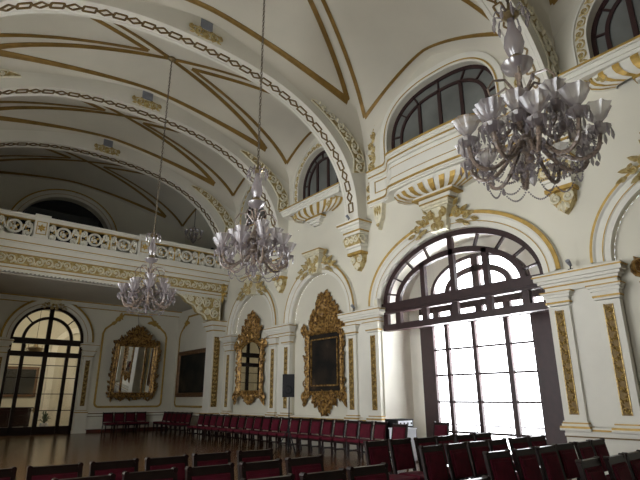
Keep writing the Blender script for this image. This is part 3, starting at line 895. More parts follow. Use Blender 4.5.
for q, l in ((1, 'mirror'), (-1, 'far')):
    x = BD[0]+q*1.95
    make_pilaster(x, 'white pilaster with gilded strip on the %s side of the back door' % l, T=BW(), strip=(1.28, 3.5), top=3.62, w=.22, grp='pilasters of the back door')
    m = MB(BW())
    for z, p, h, c in ((3.98, .15, .1, 0), (4.08, .2, .08, 0), (4.16, .27, .1, 0), (4.26, .3, .03, 1), (4.29, .28, .05, 0)): m.box(x-.3-p+.15, x+.3+p-.15, z, z+h, 0, p, c)
    struct(m.build('trim_%d' % (52+(q > 0)), [M['white'], M['goldbead']]), 'cornice block beside the back door on the %s side' % l, 'cornice')
def back_door():
    xc, zs, a, b, z0 = BD; T = BW(); n0, n1 = -.2, -.08
    m = MB(T); ringstrip(m, xc, zs, a, b, .13, n0, n1, 2., 0.); ringstrip(m, xc, zs, a-.5, b-.5, .14, n0, n1)
    m.box(xc-.1, xc+.1, 3.6, zs+b, n0, n1)
    for an in (45, 135): t = math.radians(an); bar2(m, (xc+(a-.55)*cos(t), zs+(b-.55)*sin(t)), (xc+(a-.1)*cos(t), zs+(b-.1)*sin(t)), .05, n0, n1)
    m.box(xc-a, xc+a, zs-.22, zs+.06, n0-.03, n1+.05); m.box(xc-a, xc+a, 3.6, 3.84, n0-.02, n1+.02)
    for q in (-1.02, 0, 1.02): m.box(xc+q-.08, xc+q+.08, 3.8, zs, n0, n1)
    d = struct(m.build('door_3', M['wood']), 'arched glazed back door with dark frame', 'door')
    for q, l in ((-1, 0), (1, 0)):
        m = MB(T)
        m.box(min(xc, xc+q*1.0), max(xc, xc+q*1.0), .0, .36, n0+.02, n1-.02)
        m.box(*sorted((xc+q*.0, xc+q*.10)), 0, 3.6, n0, n1); m.box(*sorted((xc+q*.92, xc+q*1.08)), 0, 3.6, n0, n1)
        for z in (1.08, 1.85, 2.6, 3.2): m.box(*sorted((xc, xc+q)), z-.018, z+.018, n0+.03, n1-.03)
        lf = m.build('door_leaf', M['wood'], d)
        m = MB(T); m.box(*sorted((xc+q*.08, xc+q*.94)), .36, 3.6, -.15, -.14); m.build('leaf_glass', M['clear'], lf)
        m = MB(T); m.box(*sorted((xc+q*1.02, xc+q*1.6)), 0, .36, n0, n1)
        for z in (1.08, 1.85, 2.6, 3.2): m.box(*sorted((xc+q*1.05, xc+q*1.6)), z-.018, z+.018, n0+.03, n1-.03)
        sl = m.build('sidelight', M['wood'], d)
        m = MB(T); m.box(*sorted((xc+q*1.08, xc+q*1.55)), .36, 3.6, -.15, -.14); m.build('sidelight_glass', M['clear'], sl)
    m = MB(T); pts = archpts(xc, zs, a-.1, b-.1); pts = [(xc+a-.1, 3.8)]+pts+[(xc-a+.1, 3.8)]
    m.add([(y, z, -.15) for y, z in pts], [tuple(range(len(pts)))]); m.build('fanlight_glass', M['clear'], d)
    m = MB(T); m.box(xc-.17, xc-.10, 1.0, 1.22, n1, n1+.03); m.tube([(xc-.14, 1.13, n1+.03), (xc-.14, 1.13, n1+.09), (xc-.26, 1.13, n1+.09)], .015, 6); m.build('door_handle', M['brass'], d)
back_door()
m = MB(BW())
for a0, a1 in ((XL, BD[0]-1.7), (BD[0]+1.7, XW)):
    for z, p, h, c in ((0, .12, .16, 3), (.16, .09, .6, 0), (.76, .12, .03, 2), (.79, .14, .1, 0), (.89, .15, .04, 2), (.93, .1, .05, 0)): m.box(a0, a1, z, z+h, 0, p, c)
    n = int((a1-a0)/1.4)
    for i in range(n): w = (a1-a0)/n; m.box(a0+i*w+.2, a0+(i+1)*w-.2, .3, .62, .09, .105); m.box(a0+i*w+.26, a0+(i+1)*w-.26, .36, .56, .105, .11)
struct(m.build('baseboard_back', [M['white'], M['goldbead'], M['chain'], M['red']]), 'panelled dado of the back wall with red skirting', 'dado')
# gilt wall panels with indented corners
def wall_panel(T, a0, a1, b0, b1, trim, label, cut=.35):
    c = cut
    def arcp(cx, cy, r, t0, t1): return [(cx+r*cos(t0+(t1-t0)*i/8), cy+r*sin(t0+(t1-t0)*i/8)) for i in range(9)]
    pts = arcp(a0+.22, b0+.22, .22, pi, 1.5*pi)+arcp(a1-.22, b0+.22, .22, 1.5*pi, 2*pi)
    pts += [(a1, b1-1.1), (a1-.1, b1-.85), (a1-.45, b1-.55), (a1-.85, b1-.22), (a1-1.0, b1)]
    pts += [(a0+1.0, b1), (a0+.85, b1-.22), (a0+.45, b1-.55), (a0+.1, b1-.85), (a0, b1-1.1)]
    n = len(pts); path = []
    for i, p in enumerate(pts):
        q0, q1 = pts[i-1], pts[(i+1) % n]; d = Vector((q1[0]-q0[0], q1[1]-q0[1])).normalized(); path.append((p[0], p[1], d.y, -d.x))
    path.append(path[0])
    m = MB(T); m.sweep(path, [(-.05, -.01), (-.05, .03), (-.02, .045), (.02, .045), (.05, .03), (.05, -.01)], [0, 0, 0, 0, 0])
    o = struct(m.build('trim_%d' % trim, M['goldbead']), label, 'wall panel moulding')
    m = MB(T)
    for q, aa in ((1, a0), (-1, a1)):
        for k in range(3): m.leaf(aa+q*(.35+.22*k), b1-.62+.16*k, (0.6 if q > 0 else pi-.6)+.4*k, .42, .2, .05)
        m.spiral(aa+q*.75, b1-.3, .17, 1.4, 0, q, .04, .03)
    m.build('corner_leaves', M['goldbead'], o)
wall_panel(BW(), -4.0, -.5, 1.22, 6.05, 60, 'gilt panel moulding around the back wall mirror')
wall_panel(RW(), 23.5, 27.75, 1.22, 6.05, 61, 'gilt panel moulding around the dark oil painting')
wall_panel(BW(), -12.6, -9.2, 1.22, 6.05, 62, 'gilt panel moulding beyond the back door')
m = MB(BW())
for z, p, h, c in ((6.18, .06, .04, 1), (6.22, .1, .06, 0), (6.28, .2, .07, 0), (6.35, .3, .06, 0), (6.41, .38, .05, 1)): m.box(XL, XW, z, z+h, 0, p, c)
struct(m.build('trim_63', [M['white'], M['goldbead']]), 'cornice of the back wall under the gallery', 'cornice')

# room beyond the back door
m = MB()
m.box(-13.4, 0, 35.8, 36, 0, 7); m.box(-13.6, -13.4, YB+.3, 36, 0, 7); m.box(0, .2, YB+.3, 36, 0, 7); m.box(-13.4, 0, YB+.3, 36, 7, 7.2)
m.box(-13.4, -8.4, YB+.3, YB+.4, 0, 7); m.box(-4.8, 0, YB+.3, YB+.4, 0, 7); m.box(-8.4, -4.8, YB+.3, YB+.4, 6.3, 7)
struct(m.build('wall_beyond', M['yellow']), 'pale yellow room beyond the back door', 'wall')
T = BW(35.8); m = MB(T)
ringstrip(m, -3.2, 4.4, 1.7, 1.7, .35, 0, .25, 2., 0.); m.box(-5.2, -4.9, 0, 4.6, 0, .12)
struct(m.build('trim_64', M['white']), 'white arch in the room beyond', 'arch moulding')
def picture(T, a0, a1, b0, b1, fw, label, cm, fm, depth=.09, tilt=0., bev=True, name='framed_painting', grp=None):
    t = thing(name, label, 'painting', T((a0+a1)/2, b0, 0), grp)
    m = MB(T)
    cor = [(a0, b0), (a1, b0), (a1, b1), (a0, b1)]; sg = [(1, 1), (-1, 1), (-1, -1), (1, -1)]
    pr = [(0, 0), (0, depth), (fw*.25, depth*1.2), (fw*.5, depth*.7), (fw*.85, depth*.8), (fw, depth*.4), (fw, 0)]
    rings = [[(c[0]+s[0]*q, c[1]+s[1]*q, h) for q, h in pr] for c, s in zip(cor, sg)]
    rings.append(rings[0]); m.loft(rings, 0, False, False); m.build('frame', fm, t)
    m = MB(T); m.box(a0+fw*.9, a1-fw*.9, b0+fw*.9, b1-fw*.9, 0, depth*.4); m.build('canvas', cm, t)
    return t
picture(BW(35.78), -9.2, -5.35, 1.75, 3.5, .15, 'large dark painting in the room beyond the back door', M['paint2'], M['frame'])
t = thing('cabinet', 'dark cabinet in the room beyond the back door', 'cabinet', (-6.9, 34.6, 0))
m = MB(); m.box(-8.2, -5.7, 34.3, 35.0, .12, 1.1); m.build('body', M['wood'], t)
m = MB(); m.box(-8.3, -5.6, 34.25, 35.05, 1.1, 1.17); m.build('top', M['wood'], t)
for q in (-7.55, -6.35): m = MB(); m.box(q-.5, q+.5, 34.27, 34.3, .2, 1.0); m.build('door', M['wood'], t)
for x in (-8.1, -5.8):
    for y in (34.4, 34.9): m = MB(); m.box(x-.05, x+.05, y-.05, y+.05, 0, .12); m.build('foot', M['wood'], t)
t = thing('potted_plant', 'potted plant standing beyond the back door', 'plant', (-5.5, 31.5, 0))
m = MB(); m.lathe([(0, .0), (.16, 0), (.22, .2), (.2, .4), (.17, .4), (0, .36)], (-5.5, 31.5, 0), 14); m.build('pot', M['ceram'], t, True)
m = MB()
for i in range(26):
    an = RND.uniform(0, 6.28); r = RND.uniform(.1, .4); z = RND.uniform(.5, 1.0)
    m.tube([(-5.5, 31.5, .38), (-5.5+r*.6*cos(an), 31.5+r*.6*sin(an), z), (-5.5+r*cos(an), 31.5+r*sin(an), z-.05)], [.012, .03, .004], 4)
m.build('leaves', M['leaf'], t)

# ------------------------------------------------------------------ gallery balcony
def gallery():
    t = thing('balcony', 'long white and gilded gallery balcony crossing the back of the hall', 'balcony', (XC, 22.4, 6.3))
    yf = 22.4; T = lambda a, b, c: (a, yf-c, b)
    x0, x1 = XL, XW-.02
    m = MB(T); m.box(x0, x1, 6.6, 7.15, -5.75, -.42); m.build('slab', M['wall'], t)
    m = MB(T); m.box(x0, x1, 7.15, 7.2, -5.75, -.02); m.build('gallery_floor', M['floor'], t)  # unseen from below; dark parquet put in to cut bounce light in the gallery
    m = MB(T); m.box(x0, x1, 6.46, 6.6, -5.75, -.35)
    m.box(x0, x1, 6.38, 6.47, -.75, -.55)
    m.build('soffit', M['vault'], t)
    m = MB(T)
    for z, p, h, c in ((6.40, .02, .05, 0), (6.45, -.01, .07, 0), (6.52, .0, .04, 1), (6.56, .02, .12, 0), (6.66, .06, .035, 1), (6.695, .03, .40, 2), (7.09, .06, .035, 1), (7.12, .10, .1, 0), (7.22, .16, .05, 0), (7.27, .19, .035, 1), (7.30, .17, .2, 0), (7.5, .22, .05, 0), (7.55, .24, .035, 1), (7.58, .22, .16, 0), (7.74, .2, .12, 0)):
        m.box(x0, x1, z, z+h, -.4, p, c)
    for i in range(90):
        m.box(x0+.05+i*.15, x0+.12+i*.15, 6.35, 6.41, -.1, .03, 0)
    m.build('fascia', [M['white'], M['goldbead'], M['giltground']], t)
    m = MB(lambda a, b, c: T(a+x0, b+6.695, c+.03)); scrollwork(m, x1-x0, .39, 40, 5, .036, .02); f = m.build('scroll_frieze', M['gilt'], t); f['label'] = 'gilded running scroll frieze'
    m = MB(T); m.box(x0, x1, 8.60, 8.70, -.14, .14); m.box(x0, x1, 8.70, 8.78, -.18, .18); m.box(x0, x1, 8.56, 8.60, -.1, .1, 1); m.build('handrail', [M['white'], M['goldbead']], t)
    peds = [(-8.88, -8.36), (-4.6, -4.08), (-.32, .1), (-13.3, -12.95)]
    for a, b in peds:
        m = MB(T); m.box(a, b, 7.84, 8.8, -.2, .2); m.box(a-.03, b+.03, 8.72, 8.84, -.23, .23); m.box(a-.03, b+.03, 7.84, 7.92, -.22, .22)
        p = m.build('pedestal', M['white'], t)
        if b-a > .3:
            m = MB(lambda q, r, c: T(q, r, c+.2)); c0 = (a+b)/2
            m.box(a+.07, b-.07, 8.0, 8.03, 0, .02); m.box(a+.07, b-.07, 8.52, 8.55, 0, .02); m.box(a+.07, a+.1, 8.0, 8.55, 0, .02); m.box(b-.1, b-.07, 8.0, 8.55, 0, .02)
            m.blob(c0, 8.28, .07, .06)
            for k in range(6): m.leaf(c0, 8.28, k*pi/3+.5, .17, .1, .05)
            g = m.build('gilded_rosette', M['gold'], p)
    spans = [(-12.95, -8.88), (-8.36, -4.6), (-4.08, -.32)]
    for a, b in spans:
        w = (b-a)/3
        for i in range(3):
            c = a+w*(i+.5); m = MB(T); zc = 8.2
            k = .052
            for q in (-1, 1):
                m.spiral(c+q*w*.385, 8.40, .15, 1.4, pi/2, q, k, 0)
                m.spiral(c+q*w*.34, 8.02, .13, 1.4, -pi/2, -q, k, 0)
                m.tube([(c+q*w*.47, 8.34, 0), (c+q*w*.46, 8.2, 0), (c+q*w*.45, 8.08, 0), (c+q*w*.40, 7.9, 0)], k*.9, 5)
                m.tube([(c+q*w*.27, 8.36, 0), (c+q*w*.24, 8.22, 0), (c+q*w*.22, 8.1, 0)], k*.8, 5)
            m.tube([(c+.25*cos(2*pi*j/18-pi/2), 8.24+.25*sin(2*pi*j/18-pi/2), 0) for j in range(19)], k, 5); m.spiral(c, 8.22, .15, 1.2, pi/2, 1, k*.8, 0); m.blob(c, 8.22, .08, .08)
            m.build('scroll_panel', M['white'], t, True)
            m = MB(T)
            for an in (0.6, 2.2, 3.9, 5.4): m.leaf(c+.06*cos(an), 8.22+.06*sin(an), an, .15, .1, .05)
            for q in (-1, 1): m.leaf(c+q*w*.2, 8.2, pi/2-q*.3, .2, .1, .04); m.leaf(c+q*w*.36, 8.2, -pi/2+q*.3, .14, .09, .04); m.leaf(c+q*w*.3, 8.36, -pi/2, .2, .09, .04)
            m.build('gilded_leaves', M['gold'], t)
            if i:
                m = MB(T); x = a+w*i
                m.tube([(x, 7.86, 0), (x, 7.95, 0), (x, 8.1, 0), (x, 8.3, 0), (x, 8.45, 0), (x, 8.56, 0)], [.06, .035, .055, .03, .05, .06], 8); m.build('baluster', M['gold'], t)
    m = MB(T)      # spandrel bracket
    prof = [(-2.5, 6.42), (-2.2, 6.30), (-1.95, 6.05), (-1.6, 5.92), (-1.4, 5.62), (-1.05, 5.5), (-.9, 5.28), (-.25, 5.28), (-.2, 6.42)]
    m.prism(prof, -.35, -.02)
    br = m.build('bracket', M['giltground'], t)
    m = MB(lambda a, b, c: T(a, b, c-.02))
    for (a, b, r, d) in ((-.52, 5.62, .25, 1), (-.45, 6.12, .22, -1), (-.95, 6.12, .24, 1), (-.92, 5.66, .16, -1), (-1.4, 6.14, .22, -1), (-1.3, 5.78, .15, 1), (-1.78, 6.22, .15, 1), (-2.08, 6.3, .1, -1)):
        m.spiral(a, b, r, 1.8, pi/2, d, .045, .03)
        for k in range(3): m.leaf(a, b, k*2.1+r*9, r*1.1, r*.5, .06)
    for i in range(len(prof)-3):
        m.tube([(prof[i][0], prof[i][1], 0), (prof[i+1][0], prof[i+1][1], 0)], .045, 5)
    m.tube([(-2.4, 6.40, 0), (-.22, 6.40, 0), (-.22, 5.3, 0)], .04, 5)
    g = m.build('gilded_scrolls', M['gilt'], br)
    m = MB(T); c = -.12
    m.spiral(c, 6.95, .16, 1.5, pi/2, 1, .05, .12); m.spiral(c, 6.62, .12, 1.5, -pi/2, -1, .045, .12); m.leaf(c, 6.55, -pi/2, .4, .18, .16)
    m.build('end_scroll', M['gold'], t)
gallery()
# balcony pier
t = thing('pier', 'white pier with gilded strip carrying the balcony end', 'pilaster', (-.3, 22.75, 0))
m = MB(); m.box(-.50, XW, 22.45, 23.1, 1.0, 5.0); m.build('shaft', M['white'], t)
m = MB()
for z, p, h, c in ((4.78, .03, .05, 1), (4.83, .06, .12, 0), (4.95, .1, .06, 0), (5.01, .14, .04, 1), (5.05, .17, .12, 0), (5.17, .2, .06, 0), (5.23, .16, .05, 1)): m.box(-.50-p, XW, 22.45-p, 23.1+p, z, z+h, c)
m.build('capital', [M['white'], M['goldbead']], t)
m = MB(); m.box(-.60, XW, 22.35, 23.2, 0, .86); m.box(-.66, XW, 22.29, 23.26, 0, .15); m.box(-.68, XW, 22.27, 23.28, .86, .93); m.box(-.62, XW, 22.33, 23.22, .93, .97, 1); m.box(-.56, XW, 22.39, 23.16, .97, 1.06); m.box(-.48, -.05, 22.335, 22.35, .25, .75)
m.build('pedestal', [M['white'], M['goldbead']], t)
T = lambda a, b, c: (a, 22.45-c, b); m = MB(T); m.box(-.4, -.12, 1.24, 4.5, 0, .01, 1)
for i in range(16):
    z = 1.3+i*.2; d = 1 if i % 2 else -1
    m.spiral(-.26-d*.02, z+.06, .08, 1.2, d*pi/2, d, .022, .02); m.leaf(-.26+d*.05, z, pi/2-d*.4, .16, .1, .05)
for a in (-.41, -.13): m.box(a, a+.02, 1.24, 4.5, 0, .03)
g = m.build('gilded_strip', [M['giltstrip'], M['giltbk']], t); g['label'] = 'carved and gilded strip'

# ------------------------------------------------------------------ mirrors and pictures
picture(RW(), 24.0, 27.6, 1.7, 4.13, .22, 'large dark oil painting hanging under the gallery', M['paint2'], M['frame'], .1)
def rococo(T, a0, a1, b0, b1, crest, drop, label, glassm, fw, seed, arched=0., ears=True, inner=True):
    r = random.Random(seed); ac = (a0+a1)/2; W = a1-a0
    t = thing('wall_mirror', label, 'mirror', T(ac, b0, 0), 'gilt framed wall mirrors')
    m = MB(T)
    def top(a): return b1+arched*(1-((a-ac)/(W/2))**2)
    cor = []
    N = 10
    pts = [(a0, b0), (a1, b0)]+[(a1-W*i/N, top(a1-W*i/N)) for i in range(N+1)]
    n = len(pts); path = []
    for i, p in enumerate(pts):
        q0, q1 = pts[i-1], pts[(i+1) % n]
        d0 = Vector((p[0]-q0[0], p[1]-q0[1])); d1 = Vector((q1[0]-p[0], q1[1]-p[1]))
        if d0.length > 1e-6: d0.normalize()
        if d1.length > 1e-6: d1.normalize()
        nn = Vector((d0.y+d1.y, -d0.x-d1.x)); nn = nn.normalized()*(1/max(.5, math.sqrt((1+d0.dot(d1))/2)))
        path.append((p[0], p[1], nn.x, nn.y))
    path.append(path[0])
    m.sweep(path, [(-fw, 0), (-fw, .06), (-fw*.8, .09), (-fw*.6, .06), (-fw*.25, .12), (0, .09), (0, 0)])
    if inner:
        i0 = fw*1.9
        for (p, q) in (((a0+i0, b0+i0*1.2), (a1-i0, b0+i0*1.2)), ((a0+i0, b1-i0*1.2), (a1-i0, b1-i0*1.2)), ((a0+i0, b0+i0*1.2), (a0+i0, b1-i0*1.2)), ((a1-i0, b0+i0*1.2), (a1-i0, b1-i0*1.2))):
            bar2(m, p, q, .05, 0, .07)
    m.build('frame', M['giltdk'], t)
    g = MB(T); gp = [(a0+fw*.9, b0+fw*.9), (a1-fw*.9, b0+fw*.9)]+[(a1-fw*.9-(W-1.8*fw)*i/N, top(a1-W*i/N)-fw*.9) for i in range(N+1)]
    g.add([(a, b, .03) for a, b in gp], [tuple(range(len(gp)))]); g.build('mirror_glass', glassm, t)
    m = MB(lambda a, b, c: T(a, b, c+.07))
    H = b1-b0; k = int(H/.27)
    for i in range(k):
        z = b0+H*(i+.5)/k
        for q, aa in ((-1, a0), (1, a1)):
            d = 1 if (i % 2) else -1
            m.spiral(aa+q*r.uniform(-.05, .05), z, r.uniform(.09, .14), 1.3, r.uniform(0, 6), q*d, .035, .03)
            m.leaf(aa+q*.02, z, pi/2+q*r.uniform(-.9, .2), r.uniform(.2, .32), .13, .08)
    kk = int(W/.27)
    for i in range(kk):
        a = a0+W*(i+.5)/kk
        for zz in (b0, top(a)):
            m.spiral(a, zz+r.uniform(-.04, .04), r.uniform(.09, .13), 1.3, r.uniform(0, 6), 1 if i % 2 else -1, .035, .03); m.leaf(a, zz, r.uniform(0, 6), .25, .12, .08)
    m.build('carved_border', M['giltdk'], t)
    m = MB(lambda a, b, c: T(a, b, c+.03))         # crest
    zc = top(ac); hC = crest-zc
    if hC > .2:
        for i in range(16):
            f = i/15; z = zc+hC*f*.9; wd = W*.42*(1-f)**.8+.05
            for q in (-1, 1):
                aa = ac+q*wd*r.uniform(.35, 1.)
                m.spiral(aa, z, hC*.13*(1.2-f*.6), 1.4, r.uniform(0, 6), q, .05, .06); m.leaf(aa, z, pi/2-q*r.uniform(.1, 1.), hC*.32, hC*.15, .13)
        m.prism([(ac+W*.36*x, zc+hC*y) for x, y in ((-1, -.06), (1, -.06), (.95, .1), (.6, .22), (.45, .5), (.22, .72), (0, .85), (-.22, .72), (-.45, .5), (-.6, .22), (-.95, .1))], 0, .05)
        m.blob(ac, zc+hC*.45, hC*.2, .22); m.leaf(ac, zc+hC*.5, pi/2, hC*.55, hC*.3, .16)
        m.build('crest', M['giltdk'], t)
    m = MB(lambda a, b, c: T(a, b, c+.03)); hD = b0-drop
    if hD > .2:
        for i in range(10):
            f = i/9; z = b0-hD*f*.85; wd = W*.34*(1-f)**.9+.04
            for q in (-1, 1):
                aa = ac+q*wd*r.uniform(.4, 1.); m.spiral(aa, z, hD*.16*(1.15-f*.5), 1.4, r.uniform(0, 6), -q, .045, .06); m.leaf(aa, z, -pi/2+q*r.uniform(.1, 1.), hD*.36, hD*.17, .12)
        m.prism([(ac+W*.36*x, b0-hD*y) for x, y in ((-1, -.1), (1, -.1), (.9, .15), (.5, .35), (.25, .75), (0, .85), (-.25, .75), (-.5, .35), (-.9, .15))], 0, .05)
        m.blob(ac, b0-hD*.4, hD*.22, .2); m.build('pendant', M['giltdk'], t)
    if ears:
        for q, aa in ((-1, a0), (1, a1)):
            m = MB(lambda a, b, c: T(a, b, c+.04)); m.spiral(aa+q*.12, b1+.1, .2, 1.5, -pi/2, q, .06, .06); m.leaf(aa+q*.05, b1, pi/2-q*.5, .42, .2, .12); m.build('corner_scroll', M['giltdk'], t)
            m = MB(lambda a, b, c: T(a, b, c+.04)); m.spiral(aa+q*.08, b0-.08, .18, 1.5, pi/2, -q, .06, .06); m.leaf(aa+q*.02, b0-.1, -pi/2+q*.5, .38, .18, .12); m.build('corner_scroll', M['giltdk'], t)
    return t
rococo(RW(-.10), 13.75, 15.85, 1.72, 4.1, 5.42, 1.02, 'large gilt framed dark portrait glass with carved crest in the middle niche', M['paint1'], .15, 4)
rococo(lambda a, b, c: (XW+.06-c-(a-18.95)*.07, a, b), 18.95, 20.8, 1.75, 3.85, 5.3, 1.4, 'smaller gilt mirror with arched glass in the niche next to the balcony', M['mirror'], .2, 9, .4, True, False)
rococo(RW(-.10), 1.5, 3.7, 1.72, 4.25, 5.5, 1.02, 'gilt framed mirror partly seen in the niche past the tall glass door', M['darkmirror'], .15, 5)
TB = lambda a, b, c: (a, YB-.12-c-(b-1.6)*.09, b)
t = rococo(TB, -3.42, -1.05, 1.68, 4.55, 5.35, 1.68, 'tilted gilt mirror hanging on the back wall above four chairs', M['mirror'], .26, 12, 0., False, False)
m = MB(TB)
for a in (-2.86, -1.75): m.box(a-.05, a+.05, 1.9, 4.4, .03, .08)
m.build('inner_fillet', M['giltdk'], t)
m = MB(); m.tube([(-2.25, YB-.42, 5.2), (-2.25, YB-.05, 6.1)], .012, 5); m.build('hanging_wire', M['iron'], t)

# ------------------------------------------------------------------ chandeliers
def chandelier_proto(loc, ztop, label):
    t = thing('chandelier', label, 'chandelier', loc, 'crystal chandeliers along the centre of the hall')
    X, Y, Z = loc
    T = lambda a, b, c: (X+a, Y+b, Z+c)
    ch = MB(T); z = 2.62; i = 0; top = ztop-Z
    while z < top-.05:
        n = 8; a = (i % 2)*pi/2
        ch.tube([(.022*cos(2*pi*k/n)*cos(a), .022*cos(2*pi*k/n)*sin(a), z+.045+.055*sin(2*pi*k/n)) for k in range(n+1)], .011, 4, cap=False)
        z += .085; i += 1
    chain = ch.build('chain', M['iron'], t)
    m = MB(T); m.lathe([(0, top), (.14, top), (.12, top-.05), (.05, top-.1), (.02, top-.14), (0, top-.14)], n=12); m.build('ceiling_hook', M['brass'], t)
    m = MB(T)
    m.lathe([(0, .28), (.03, .3), (.06, .36), (.04, .42), (.10, .52), (.12, .6), (.07, .68), (.035, .74), (.09, .86), (.11, .95), (.06, 1.05), (.03, 1.15), (.04, 1.3), (.03, 1.45), (.05, 1.55)], n=14)
    m.build('stem', M['armglass'], t, True)
    m = MB(T); m.lathe([(.05, 1.55), (.17, 1.63), (.20, 1.70), (.06, 1.66), (.05, 1.74)], n=16); m.lathe([(.04, 1.78), (.10, 1.88), (.13, 2.0), (.11, 2.12), (.06, 2.25), (.045, 2.36), (.05, 2.42)], n=16)
    m.build('glass_vase', M['crystal'], t, True)
    m = MB(T); m.lathe([(.04, 1.74), (.1, 1.79), (.05, 1.84)], n=12); m.build('brass_ring', M['brass'], t, True)
    m = MB(T); m.lathe([(.05, 2.40), (.12, 2.46), (.10, 2.52), (.03, 2.56), (.02, 2.66), (0, 2.68)], n=12); m.build('brass_collar', M['brass'], t, True)
    m = MB(T)
    for k in range(10):
        an = 2*pi*k/10; c, s = cos(an), sin(an)
        m.tube([(.1*c, .1*s, 2.48), (.19*c, .19*s, 2.52), (.22*c, .22*s, 2.44)], .012, 5)
        m.tube([(.22*c, .22*s, 2.44), (.22*c, .22*s, 2.40), (.22*c, .22*s, 2.34), (.22*c, .22*s, 2.28)], [.004, .022, .026, .003], 5)
    m.build('crown_drops', M['crystal'], t)['kind'] = 'stuff'
    for (n, R0, zs, off, rs) in ((10, .74, .60, 0., .95), (6, .44, .86, .3, .88)):
        for k in range(n):
            an = off+2*pi*k/n; c, s = cos(an), sin(an)
            R = R0*(1+.03*((k*7) % 3-1)); zt = zs+.05*((k*5) % 3-1)
            P = lambda r, z: (r*c, r*s, z)
            m = MB(T)
            q = [(.08, .50), (.16*R/.9, .58), (.30*R/.9, .42), (.48*R/.9, .25), (.68*R/.9, .19), (.86*R/.9, .28), (R, zt-.12)]
            if R0 < .7: q = [(.06, .76), (.12, .88), (.22, .72), (.32, .62), (.40, .66), (R, zt-.08)]
            # smooth
            pts = []
            for i in range(len(q)-1):
                for f in (0, .33, .66): pts.append(P(q[i][0]+(q[i+1][0]-q[i][0])*f, q[i][1]+(q[i+1][1]-q[i][1])*f))
            pts.append(P(*q[-1]))
            for _ in range(2): pts = [pts[0]]+[tuple((pts[i-1][j]+2*pts[i][j]+pts[i+1][j])/4 for j in range(3)) for i in range(1, len(pts)-1)]+[pts[-1]]
            m.tube(pts, .026, 6)
            for i in range(2, len(pts)-1, 2): 
                px, py, pz = pts[i]; m.lathe([(0, -.03), (.04, 0), (0, .03)], (px, py, pz), 6)
            arm = m.build('arm', M['armglass'], t); 
            m = MB(T); px, py, pz = P(R, zt-.12)
            m.lathe([(.02, -.03), (.10, .02), (.125, .06), (.04, .045), (.045, .13), (.03, .14)], (px, py, pz), 12)
            for j in range(6):
                a2 = 2*pi*j/6; m.tube([(px+.115*cos(a2), py+.115*sin(a2), pz+.05), (px+.12*cos(a2), py+.12*sin(a2), pz-.02), (px+.12*cos(a2), py+.12*sin(a2), pz-.06), (px+.12*cos(a2), py+.12*sin(a2), pz-.11)], [.004, .018, .02, .002], 4)
            m.build('bobeche', M['crystal'], arm)
            m = MB(T); m.lathe([(.035, .12), (.06, .15), (.10*rs, .20), (.13*rs, .26), (.17*rs, .33)], (px, py, pz), 24, flute=.12, k=8); m.build('glass_shade', M['shade'], arm, True)
    m = MB(T); n = 10
    def swag(p, q, sag, nb=16):
        for i in range(nb+1):
            f = i/nb; x = p[0]+(q[0]-p[0])*f; y = p[1]+(q[1]-p[1])*f; z = p[2]+(q[2]-p[2])*f-sag*4*f*(1-f)
            m.lathe([(0, -.016), (.014, 0), (0, .016)], (x, y, z), 5)
    for k in range(n):
        a0, a1 = 2*pi*k/n, 2*pi*(k+1)/n
        swag((.54*cos(a0), .54*sin(a0), .18), (.54*cos(a1), .54*sin(a1), .18), .16)
        swag((.72*cos(a0), .72*sin(a0), .46), (.08*cos(a0), .08*sin(a0), 1.3), .1, 18)
        swag((.72*cos(a0), .72*sin(a0), .46), (.72*cos(a1), .72*sin(a1), .46), .12)
        if k % 2 == 0: swag((.54*cos(a0), .54*sin(a0), .18), (.05*cos(a0), .05*sin(a0), .26), .18)
    m.build('bead_swags', M['crystal'], t)['kind'] = 'stuff'
    m = MB(T); r = random.Random(11)
    for k in range(95):
        an = r.uniform(0, 6.28); R = r.choice((.12, .25, .4, .5, .6, .68))*r.uniform(.8, 1.1); z = r.uniform(.12, .8) if R > .3 else r.uniform(.1, 1.3)
        h = r.uniform(.06, .12); m.tube([(R*cos(an), R*sin(an), z+h), (R*cos(an), R*sin(an), z+h*.6), (R*cos(an), R*sin(an), z+h*.3), (R*cos(an), R*sin(an), z)], [.004, .024, .026, .003], 5)
    m.lathe([(0, .0), (.03, .04), (.05, .1), (.03, .16), (.02, .2), (.07, .26), (.03, .3), (0, .31)], n=10)
    m.build('crystal_drops', M['crystal'], t)['kind'] = 'stuff'
    for k in range(6):
        an = .5+2*pi*k/6; c, s = cos(an), sin(an)
        m = MB(T); pts = [(.05*c, .05*s, 1.25), (.2*c, .2*s, 1.45), (.36*c, .36*s, 1.42), (.44*c, .44*s, 1.3), (.42*c, .42*s, 1.2), (.36*c, .36*s, 1.22)]
        m.tube(pts, [.02, .018, .016, .014, .012, .01], 6); m.build('scroll_hook', M['armglass'], t)
    return t, chain
cB, _ = chandelier_proto((XC, 8.86, 4.02), 14.05, 'crystal chandelier hanging before the rib and the window next to the balcony')
c, _ = chandelier_proto((XC, 2.63, 3.98), 13.15, 'crystal chandelier with tulip glass shades overlapping the bowed window balcony')
c, _ = chandelier_proto((XC, 14.96, 4.05), 13.13, 'crystal chandelier hanging in front of the gallery balcony')
t = thing('chandelier', 'small dark chandelier in the room beyond the back door', 'chandelier', (-6.25, 33, 3.9))
m = MB(lambda a, b, c: (-6.25+a, 33+b, 3.9+c)); m.lathe([(0, 0), (.08, .1), (.3, .3), (.42, .5), (.1, .62), (.05, .9), (0, .92)], n=12); m.build('bowl', M['brass'], t, True)
m = MB(lambda a, b, c: (-6.25+a, 33+b, 3.9+c)); m.tube([(0, 0, .9), (0, 0, 3.1)], .015, 6); m.build('rod', M['iron'], t)
